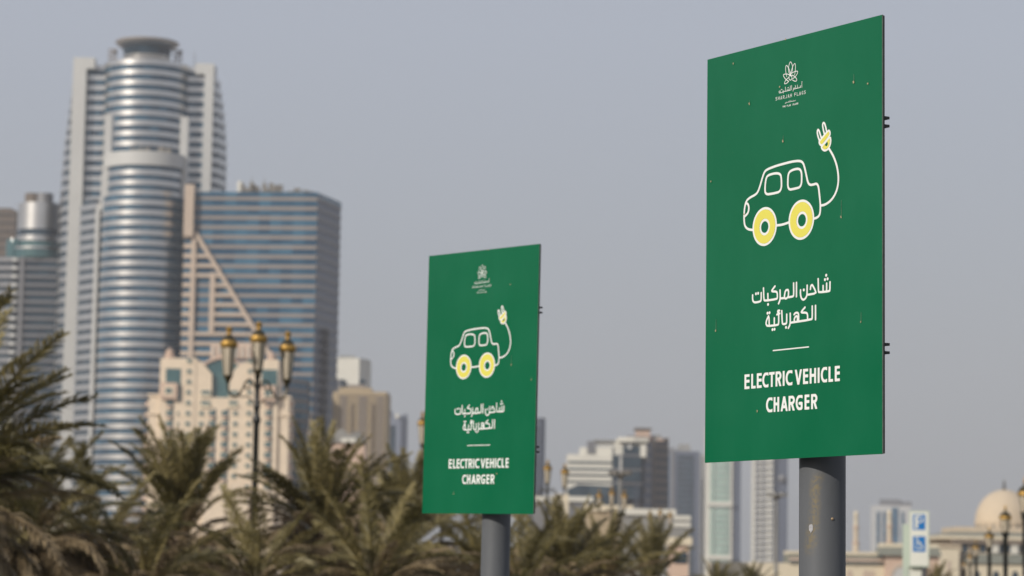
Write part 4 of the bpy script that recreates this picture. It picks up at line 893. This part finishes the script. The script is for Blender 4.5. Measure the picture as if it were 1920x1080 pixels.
class Print:
    """Flat print on the panel: strokes and fills joined on a fine grid, contoured into ONE outline mesh."""
    def __init__(s, x0, x1, z0, z1, step):
        s.st = step; s.xs = np.arange(x0, x1+step, step); s.zs = np.arange(z0, z1+step, step)
        s.PX, s.PZ = np.meshgrid(s.xs, s.zs, indexing='ij'); s.D = np.full(s.PX.shape, 1.0)
    def win(s, x0, x1, z0, z1):
        i0, i1 = np.searchsorted(s.xs, [x0, x1]); j0, j1 = np.searchsorted(s.zs, [z0, z1]); return slice(max(i0-1,0), i1+1), slice(max(j0-1,0), j1+1)
    def line(s, pts, r, box=None):
        for a, b in zip(pts[:-1], pts[1:]):
            pad = r+3*s.st; w_ = s.win(min(a[0],b[0])-pad, max(a[0],b[0])+pad, min(a[1],b[1])-pad, max(a[1],b[1])+pad)
            d = seg_d(s.PX[w_], s.PZ[w_], a, b)-r
            if box:
                x0, x1, z0, z1 = box; X_, Z_ = s.PX[w_], s.PZ[w_]
                d = np.maximum(d, np.maximum(np.maximum(x0-X_, X_-x1), np.maximum(z0-Z_, Z_-z1)))
            s.D[w_] = np.minimum(s.D[w_], d)
        return s
    def dot(s, c, r): return s.line([c, [c[0]+1e-5, c[1]]], r)
    def ring(s, cx, cz, ro, ri=-1):
        d = np.hypot(s.PX-cx, s.PZ-cz); s.D = np.minimum(s.D, np.maximum(d-ro, ri-d if ri > 0 else -9)); return s
    def fill(s, poly):
        ins = np.zeros(s.PX.shape, bool); n = len(poly)
        dd = np.full(s.PX.shape, 9.)
        for i in range(n):
            a, b = poly[i], poly[(i+1) % n]; dd = np.minimum(dd, seg_d(s.PX, s.PZ, a, b))
            c = ((a[1] > s.PZ) != (b[1] > s.PZ)); 
            with np.errstate(divide='ignore', invalid='ignore'):
                xi = (b[0]-a[0])*(s.PZ-a[1])/(b[1]-a[1]+1e-12)+a[0]
            ins ^= c & (s.PX < xi)
        s.D = np.minimum(s.D, np.where(ins, -dd, dd)); return s
    def cut(s, cx, cz, r): s.D = np.maximum(s.D, r-np.hypot(s.PX-cx, s.PZ-cz)); return s
    def mesh(s, name, m, y):
        D = s.D; I = D < 0; V = {}; vs = []; fs = []
        def vid(key, x, z):
            k = V.get(key)
            if k is None: k = V[key] = len(vs); vs.append((x, y, z))
            return k
        c = I[:-1,:-1].astype(int)+I[1:,:-1]+I[1:,1:]+I[:-1,1:]
        xs, zs = s.xs, s.zs
        full = (c == 4)
        for i in np.nonzero(full.any(1))[0]:
            js = np.nonzero(full[i])[0]; st = js[0]; pr = st
            runs = []
            for j in js[1:]:
                if j != pr+1: runs.append((st, pr)); st = j
                pr = j
            runs.append((st, pr))
            for a, b in runs:
                fs.append((vid((i,a),xs[i],zs[a]), vid((i+1,a),xs[i+1],zs[a]), vid((i+1,b+1),xs[i+1],zs[b+1]), vid((i,b+1),xs[i],zs[b+1])))
        for i, j in zip(*np.nonzero((c > 0) & (c < 4))):
            cn = [(i,j),(i+1,j),(i+1,j+1),(i,j+1)]; f = []
            for k in range(4):
                a, b = cn[k], cn[(k+1) % 4]; da, db = D[a], D[b]
                if da < 0: f.append(vid(a, xs[a[0]], zs[a[1]]))
                if (da < 0) != (db < 0):
                    t = da/(da-db); f.append(vid((min(a,b), max(a,b)), xs[a[0]]+(xs[b[0]]-xs[a[0]])*t, zs[a[1]]+(zs[b[1]]-zs[a[1]])*t))
            if len(f) >= 3: fs.append(tuple(f))
        me = bpy.data.meshes.new(name); me.from_pydata([tuple(map(float, v)) for v in vs], [], fs); me.materials.append(m); me.update(); return me

def arcp(cx, cz, rx, rz, a0, a1, n=12): return [[cx+rx*cos(radians(a0+(a1-a0)*i/n)), cz+rz*sin(radians(a0+(a1-a0)*i/n))] for i in range(n+1)]
def glyph(ch, w, h, r):
    """stroke skeleton of a condensed capital in a box w x h, stroke radius r"""
    l, R_, b, t, m = r, w-r, r*.8, h-r*.8, h*.53
    if ch == 'E': return [[[l,0],[l,h]], [[l,b],[w,b]], [[l,m],[w*.93,m]], [[l,t],[w,t]]]
    if ch == 'L': return [[[l,0],[l,h]], [[l,b],[w,b]]]
    if ch == 'F': return [[[l,0],[l,h]], [[l,m],[w*.9,m]], [[l,t],[w,t]]]
    if ch == 'T': return [[[w/2,0],[w/2,h]], [[0,t],[w,t]]]
    if ch == 'I': return [[[w/2,0],[w/2,h]]]
    if ch == 'H': return [[[l,0],[l,h]], [[R_,0],[R_,h]], [[l,m],[R_,m]]]
    if ch == 'V': return [[[l*.8,h+r],[w/2,0],[w-l*.8,h+r]]]
    if ch == 'A': return [[[l*.6,-r],[w/2,h],[w-l*.6,-r]], [[w*.25,h*.3],[w*.75,h*.3]]]
    if ch == 'R': return [[[l,0],[l,h]], [[l,t],[w*.5,t]]+arcp(w*.5,(t+m)/2-.02*h,R_-w*.5,(t-m)/2+.02*h,90,-90,8)+[[l,m-.04*h]], [[w*.5,m-.04*h],[R_+r*.3,-r]]]
    if ch == 'P': return [[[l,0],[l,h]], [[l,t],[w*.5,t]]+arcp(w*.5,(t+m)/2-.02*h,R_-w*.5,(t-m)/2+.02*h,90,-90,8)+[[l,m-.04*h]]]
    if ch == 'D': return [[[l,0],[l,h]], [[l,t],[w*.4,t]]+arcp(w*.4,h/2,R_-w*.4,h/2-b,90,-90,10)+[[l,b]]]
    if ch == 'C': return [[[w,t-h*.05],[w*.8,t]]+arcp(w*.62,h/2,w*.62-l,h/2-b,95,265,12)+[[w*.8,b],[w,b+h*.05]]]
    if ch == 'G': return [[[w*.96,t-h*.05],[w*.8,t]]+arcp(w*.58,h/2,w*.58-l,h/2-b,95,262,12)+[[w*.75,b],[R_,b+h*.06],[R_,h*.45],[w*.55,h*.45]]]
    if ch == 'S': return [[[w*.92,t-h*.05],[w*.7,t],[w*.4,t],[l,h*.82],[l,h*.66],[w*.5,h*.52],[R_,h*.38],[R_,h*.2],[w*.6,b],[w*.3,b],[w*.06,b+h*.05]]]
    if ch == 'J': return [[[R_,h],[R_,h*.2],[w*.5,b],[l,b]]]
    if ch == 'N': return [[[l,0],[l,h]], [[l,h],[R_,0]], [[R_,0],[R_,h]]]
    return []
white = mat('print_white', (.80,.82,.79), .55, var=.04, scale=8)
yellow = mat('print_yellow', (.74,.675,.11), .55, var=.04, scale=8)
rust = mat('rust_stain', (.56,.46,.28), .9, var=.5, scale=60)
streak = mat('pale_streak', (.16,.30,.19), .9, var=.5, scale=40)
def panel_mat():
    m = bpy.data.materials.new('sign_green'); m.use_nodes = True; n = m.node_tree; b = n.nodes['Principled BSDF']
    tc = n.nodes.new('ShaderNodeTexCoord')
    no = n.nodes.new('ShaderNodeTexNoise'); no.inputs['Scale'].default_value = 1.6; no.inputs['Detail'].default_value = 8; no.inputs['Roughness'].default_value = .62
    mp = n.nodes.new('ShaderNodeMapping'); mp.inputs['Scale'].default_value = (1.6,1,.8)
    rp = n.nodes.new('ShaderNodeValToRGB'); rp.color_ramp.elements[0].position = .3; rp.color_ramp.elements[1].position = .75
    rp.color_ramp.elements[0].color = (.0008,.113,.046,1); rp.color_ramp.elements[1].color = (.007,.136,.062,1)
    n2 = n.nodes.new('ShaderNodeTexNoise'); n2.inputs['Scale'].default_value = 90; n2.inputs['Detail'].default_value = 4
    r2 = n.nodes.new('ShaderNodeValToRGB'); r2.color_ramp.elements[0].position = .70; r2.color_ramp.elements[1].position = .80
    mx = n.nodes.new('ShaderNodeMixRGB'); mx.inputs[2].default_value = (.10,.21,.13,1)
    ml = n.nodes.new('ShaderNodeMath'); ml.operation = 'MULTIPLY'; ml.inputs[1].default_value = .5
    n.links.new(tc.outputs['Object'], mp.inputs[0]); n.links.new(mp.outputs[0], no.inputs['Vector']); n.links.new(mp.outputs[0], n2.inputs['Vector'])
    n.links.new(no.outputs[0], rp.inputs[0]); n.links.new(n2.outputs[0], r2.inputs[0]); n.links.new(r2.outputs[0], ml.inputs[0])
    n.links.new(ml.outputs[0], mx.inputs[0]); n.links.new(rp.outputs[0], mx.inputs[1]); n.links.new(mx.outputs[0], b.inputs['Base Color'])
    r3 = n.nodes.new('ShaderNodeMapRange'); r3.inputs[3].default_value = .16; r3.inputs[4].default_value = .28
    n.links.new(no.outputs[0], r3.inputs[0]); n.links.new(r3.outputs[0], b.inputs['Roughness'])
    b.inputs['Specular IOR Level'].default_value = .3
    n3 = n.nodes.new('ShaderNodeTexNoise'); n3.inputs['Scale'].default_value = 2.4; n3.inputs['Detail'].default_value = 1   # slight buckling of the sheet
    bp = n.nodes.new('ShaderNodeBump'); bp.inputs['Strength'].default_value = .35; bp.inputs['Distance'].default_value = .02
    n.links.new(tc.outputs['Object'], n3.inputs['Vector']); n.links.new(n3.outputs[0], bp.inputs['Height']); n.links.new(bp.outputs[0], b.inputs['Normal'])
    return m
PM = panel_mat()
edge_m = mat('dark_edge', (.032,.034,.033), .6, .2, var=.3, scale=20)
seam_m = mat('pale_cut_edge', (.16,.19,.16), .7, var=.3, scale=30)
def pole_mat(stain):
    m = mat('post_paint' if not stain else 'stained_post_paint', (.125,.132,.142), .5, .0, .3, var=.2, scale=7, stretch=(1,1,.3))
    if stain:
        n = m.node_tree; b = n.nodes['Principled BSDF']; src = b.inputs['Base Color'].links[0].from_socket
        tc = n.nodes.new('ShaderNodeTexCoord'); sp = n.nodes.new('ShaderNodeSeparateXYZ')
        vn = n.nodes.new('ShaderNodeVectorMath'); vn.operation = 'DOT_PRODUCT'
        a_ = STAIN_DIR; vn.inputs[1].default_value = (a_.x, a_.y, 0)      # sideways distance across the face that carries the stain
        n.links.new(tc.outputs['Object'], vn.inputs[0]); n.links.new(tc.outputs['Object'], sp.inputs[0])
        wb = n.nodes.new('ShaderNodeTexNoise'); wb.inputs['Scale'].default_value = 9; n.links.new(tc.outputs['Object'], wb.inputs['Vector'])
        no = n.nodes.new('ShaderNodeTexNoise'); no.inputs['Scale'].default_value = 70; no.inputs['Detail'].default_value = 6; no.inputs['Roughness'].default_value = .7
        n.links.new(tc.outputs['Object'], no.inputs['Vector'])
        def mth(op, a, b_=None):
            k = n.nodes.new('ShaderNodeMath'); k.operation = op
            for i_, v_ in enumerate((a, b_)):
                if v_ is None: continue
                if isinstance(v_, (int, float)): k.inputs[i_].default_value = v_
                else: n.links.new(v_, k.inputs[i_])
            return k.outputs[0]
        off = mth('ADD', mth('ADD', vn.outputs['Value'], mth('ADD', .012, mth('MULTIPLY', mth('SUBTRACT', 2.0, sp.outputs[2]), .085))), mth('MULTIPLY', mth('SUBTRACT', wb.outputs[0], .5), .05))
        band = mth('MAXIMUM', mth('SUBTRACT', 1.0, mth('MULTIPLY', mth('ABSOLUTE', off), 36.0)), 0.0)
        zr_ = n.nodes.new('ShaderNodeMapRange'); zr_.inputs[1].default_value = STAIN_Z[0]; zr_.inputs[2].default_value = STAIN_Z[0]+.05; n.links.new(sp.outputs[2], zr_.inputs[0])
        zt_ = n.nodes.new('ShaderNodeMapRange'); zt_.inputs[1].default_value = STAIN_Z[1]; zt_.inputs[2].default_value = STAIN_Z[1]-.03; n.links.new(sp.outputs[2], zt_.inputs[0])
        nn = n.nodes.new('ShaderNodeMapRange'); nn.inputs[1].default_value = .42; nn.inputs[2].default_value = .6; n.links.new(no.outputs[0], nn.inputs[0])
        f = mth('MULTIPLY', mth('MULTIPLY', mth('MULTIPLY', band, zr_.outputs[0]), zt_.outputs[0]), mth('ADD', mth('MULTIPLY', nn.outputs[0], 1.0), .15))
        f = mth('MINIMUM', f, .85)
        mx = n.nodes.new('ShaderNodeMixRGB'); mx.inputs[2].default_value = (.19,.155,.09,1)
        n.links.new(f, mx.inputs[0]); n.links.new(src, mx.inputs[1]); n.links.new(mx.outputs[0], b.inputs['Base Color'])
    return m

# print meshes, shared by both signs
E1, E2, E3 = -.0008, -.0013, -.0018
car = Print(-.30, .34, 0, .46, .0015)
for i, l_ in enumerate(ART['car']):
    car.line(smooth_line(l_, 2) if i not in (8, 9) else smooth_line(l_+[l_[0]] if l_[0] != l_[-1] else l_, 1), .0043 if i < 6 else .0037)
for o_, i_ in ART['wheels'][:2]: car.D = np.maximum(car.D, o_[2]-.004-np.hypot(car.PX-o_[0], car.PZ-o_[1])); 
for o_, i_ in ART['wheels'][:2]: car.ring(o_[0], o_[1], o_[2]+.0035, o_[2]-.005); car.ring(i_[0], i_[1], i_[2]+.004, i_[2]-.005)
car_me = car.mesh('car_outline', white, E1)
wheel_mes = []
for o_, i_ in ART['wheels'][:2]:
    fl_ = Print(o_[0]-.08, o_[0]+.08, .0, .17, .0015)
    d_ = np.hypot(fl_.PX-o_[0], fl_.PZ-o_[1])-(o_[2]-.0052); d2 = (i_[2]+.0042)-np.hypot(fl_.PX-i_[0], fl_.PZ-i_[1]); fl_.D = np.maximum(d_, d2)
    wheel_mes.append(fl_.mesh('wheel_fill', yellow, E2))
pz = Print(.14, .24, .29, .41, .001)
for q_ in ART['plug']: pz.fill(q_)
pz.D += .0042; h_ = ART['wheels'][2][0]; pz.cut(h_[0], h_[1], h_[2])
plug_me = pz.mesh('plug_fill', yellow, E2)
ar = Print(-.28, .25, -.33, -.09, .0012)
for l_ in ART['arabic']: ar.line(smooth_line(l_, 1), .0038)
for d_ in ART['dots']: ar.dot(d_, .0053)
arab_me = ar.mesh('arabic_lettering', white, E1)
en_mes = []
for txt, ex, zb2, zt2 in (('ELECTRICVEHICLE', ART['L1'], -.4925, -.4395), ('CHARGER', ART['L2'], -.5822, -.5298)):
    en = Print(-.28, .29, zb2-.01, zt2+.01, .0012)
    for ch, (a_, b_) in zip(txt, ex):
        if ch == 'I': c_ = (a_+b_)/2; a_, b_ = c_-.0055, c_+.0055
        for l_ in glyph(ch, b_-a_, zt2-zb2, .0052): en.line([[a_+x, zb2+z] for x, z in l_], .0052, (a_, b_, zb2, zt2))
    en_mes.append(en.mesh('english_lettering', white, E1))

ru = Print(-.10, .11, -.37, -.355, .001); ru.line([[-.0965,-.3635],[.1065,-.3635]], .0021, (-.0965,.1065,-.37,-.35)); rule_me = ru.mesh('dividing_line', white, E1)
em = Print(-.07, .07, .55, .68, .0006)
for i, l_ in enumerate(ART['emblem']): em.line(smooth_line(l_, 2), .0013)
emb_me = em.mesh('flower_emblem', white, E1)
ty = Print(-.10, .10, .49, .60, .0006)
for l_ in ART['tiny'][:17]: ty.line(l_, .0010)
for l_ in ART['tiny'][17:]: ty.line(l_, .0006)
def spread(P, txt, x0, x1, z0, z1, r, gap=.25):
    n = len(txt); ww = (x1-x0)/(n+(n-1)*gap)
    for i, ch in enumerate(txt):
        if ch == ' ': continue
        a_ = x0+i*ww*(1+gap)
        for l_ in glyph(ch, ww*(.4 if ch == 'I' else 1), z1-z0, r): P.line([[a_+x+(ww*.3 if ch == 'I' else 0), z0+z] for x, z in l_], r)
spread(ty, 'SHARJAH', -.0855, .0069, .5364, .5480, .0008, .6)
spread(ty, 'FLAGS', .0216, .0847, .5364, .5480, .0008, .6)
spread(ty, 'THE FLAG ISLAND', -.0455, .0435, .5050, .5106, .0006, .3)
tiny_me = ty.mesh('small_lettering', white, E1)

def make_sign(c, yaw, lean, Wd, label, spots, stain):
    t_ = Vector((cos(yaw), sin(yaw), 0)); bk = Vector((-sin(yaw), cos(yaw), 0)); up = Vector((0,0,1))
    tt = t_*cos(lean)-up*sin(lean); uu = up*cos(lean)+t_*sin(lean)
    yp = .138; xp = .012
    base = Vector(c)+tt*xp+bk*yp; base -= uu*(base.z/uu.z)
    r = thing('charger_sign', base, label, 'sign', 'electric vehicle charger signs', rz=yaw, ry=lean)
    zc = (Vector(c)-base).dot(uu); O = (-xp, -yp, zc)
    a, H = Wd/2, .75
    p = MB().box(-a,a,0,.0045,-H,H).build('panel', PM, r, O)
    MB().box(a+.0002,a+.0016,.0002,.0045,-H,H).build('cut_edge', seam_m, p)
    MB().box(a-.012,a+.001,.0047,.011,-H+.002,H-.002).build('return_edge', edge_m, p)
    MB().box(-a+.001,a-.013,.0047,.011,-H+.002,-H+.014).build('return_edge', edge_m, p)
    MB().box(-a+.001,a-.013,.0047,.011,H-.014,H-.002).build('return_edge', edge_m, p)
    for nm, me in (('car_outline',car_me),('wheel_fill',wheel_mes[0]),('wheel_fill',wheel_mes[1]),('plug_fill',plug_me),('arabic_lettering',arab_me),('english_lettering',en_mes[0]),('english_lettering',en_mes[1]),('dividing_line',rule_me),('flower_emblem',emb_me),('small_lettering',tiny_me)):
        put(nm, me, p)
    sp = random.Random(int(abs(yaw)*1e4))
    for x, z, s_, st_ in spots:
        b_ = MB(); n_ = 9; rr = [sp.uniform(.5,1.15)*.0033*s_ for _ in range(n_)]
        poly = [(rr[i]*cos(2*pi*i/n_)*.9, rr[i]*sin(2*pi*i/n_)*1.3) for i in range(n_)]
        b_.slab_xz(poly, -.0012, 0); o = b_.build('rust_spot', rust, p, (x, -.0021, z))
        if st_: MB().slab_xz([(-.0009,.004),(.0009,.004),(.0005,st_*.7),(-.0005,st_*.7)], .0005, .001).build('streak', streak, o)
    for zc2 in (.382, -.393):
        for dz in (-.014, .014):
            MB().box(-a+.004,a-.0005,.0112,.034,zc2+dz-.0045,zc2+dz+.0045).build('rail', edge_m, r, O)
        MB().box(-.07,.07,.035,.05,zc2-.025,zc2+.025).build('clamp_plate', edge_m, r, O)
        cl = MB().lathe([(.0835,-.02),(.0875,-.02),(.0875,.02),(.0835,.02)], (0,0,zc+zc2), 28).build('clamp_band', edge_m, r, smooth=True)
    top = zc+H-.06
    MB().lathe([(.082,0),(.082,top),(.079,top+.003)], n=64).build('pole', pole_mat(stain), r, smooth=True)
    MB().box(-.16,.16,-.16,.16,.0,.016).build('base_plate', edge_m, r)
    return r, p

# first sign: where the stain, the chipped patch and the nail sit on the post
yaw1 = -0.9999
c1 = Vector((0.98268, 9.46991, 2.77561))
d_cam = Vector((-.115,-1,0)); side = Vector((1,-.115,0)).normalized()
# local axes of the sign: rotate world directions by -yaw
def loc(v, yaw): return Vector((v.x*cos(yaw)+v.y*sin(yaw), -v.x*sin(yaw)+v.y*cos(yaw), 0))
sl_ = loc(side, yaw1)
STAIN_DIR = sl_
def post_pt(frac, yaw, r=.0822):
    """local point on the post face, frac -1 (left) .. 1 (right) as seen from the camera"""
    s_ = loc(side, yaw); f_ = loc(d_cam.normalized(), yaw); return s_*frac*r + f_*r*sqrt(1-frac*frac)
STAIN_Z = (1.68, 1.985)
SP1 = [(x, z, 1.0, 0) for x, z in ART['spots1']]
SP1[7] = (*ART['spots1'][7], 1.3, .085); SP1[5] = (*ART['spots1'][5], 1.3, .03); SP1[9] = (*ART['spots1'][9], 1.1, .06); SP1[2] = (*ART['spots1'][2], 1.4, .04); SP1[8] = (*ART['spots1'][8], 1, .05); SP1[4] = (*ART['spots1'][4], 1.2, .02); SP1[10] = (*ART['spots1'][10], 1.2, .0)
s1, p1 = make_sign(c1, yaw1, -.00419, .9897, 'nearer and larger green electric vehicle charger sign on a stained grey post', SP1, True)
SP2 = [(x, z, 1.2, (.08 if i == 1 else .03 if i in (2,3) else 0)) for i, (x, z) in enumerate(ART['spots2'])]
s2, p2 = make_sign(Vector((-.17483,15.27845,2.69619)), -.87115, .011, .9897, 'farther and smaller green electric vehicle charger sign in the middle', SP2, False)
pz_ = lambda py, px=1541: W(px, py, 9.55).z
q_ = post_pt(-.48, yaw1, .0824); ang_ = math.atan2(q_.y, q_.x)
chip = MB(); rr_ = random.Random(5); pl_ = [(.0085*rr_.uniform(.6,1.15)*cos(i*pi/6), .016*rr_.uniform(.65,1.1)*sin(i*pi/6)) for i in range(12)]
chip.slab_xz(pl_, -.0012, .0008); o = chip.build('paint_chip', mat('bare_primer', (.42,.42,.44), .7, var=.3, scale=80), s1, (q_.x, q_.y, pz_(992))); o.rotation_euler = (0,0,ang_+pi/2)
q_ = post_pt(.42, yaw1, .083); ang_ = math.atan2(q_.y, q_.x)
o = MB().lathe([(.0055,-.002),(.0048,.001),(.002,.003)], n=9).build('screw_head', mat('bright_rust', (.50,.36,.22), .5, .4, var=.4, scale=200), s1, (q_.x, q_.y, pz_(974))); o.rotation_euler = (pi/2,0,ang_+pi/2)
print('script objects', len(bpy.data.objects), 'tris', sum(len(m_.polygons) for m_ in bpy.data.meshes))
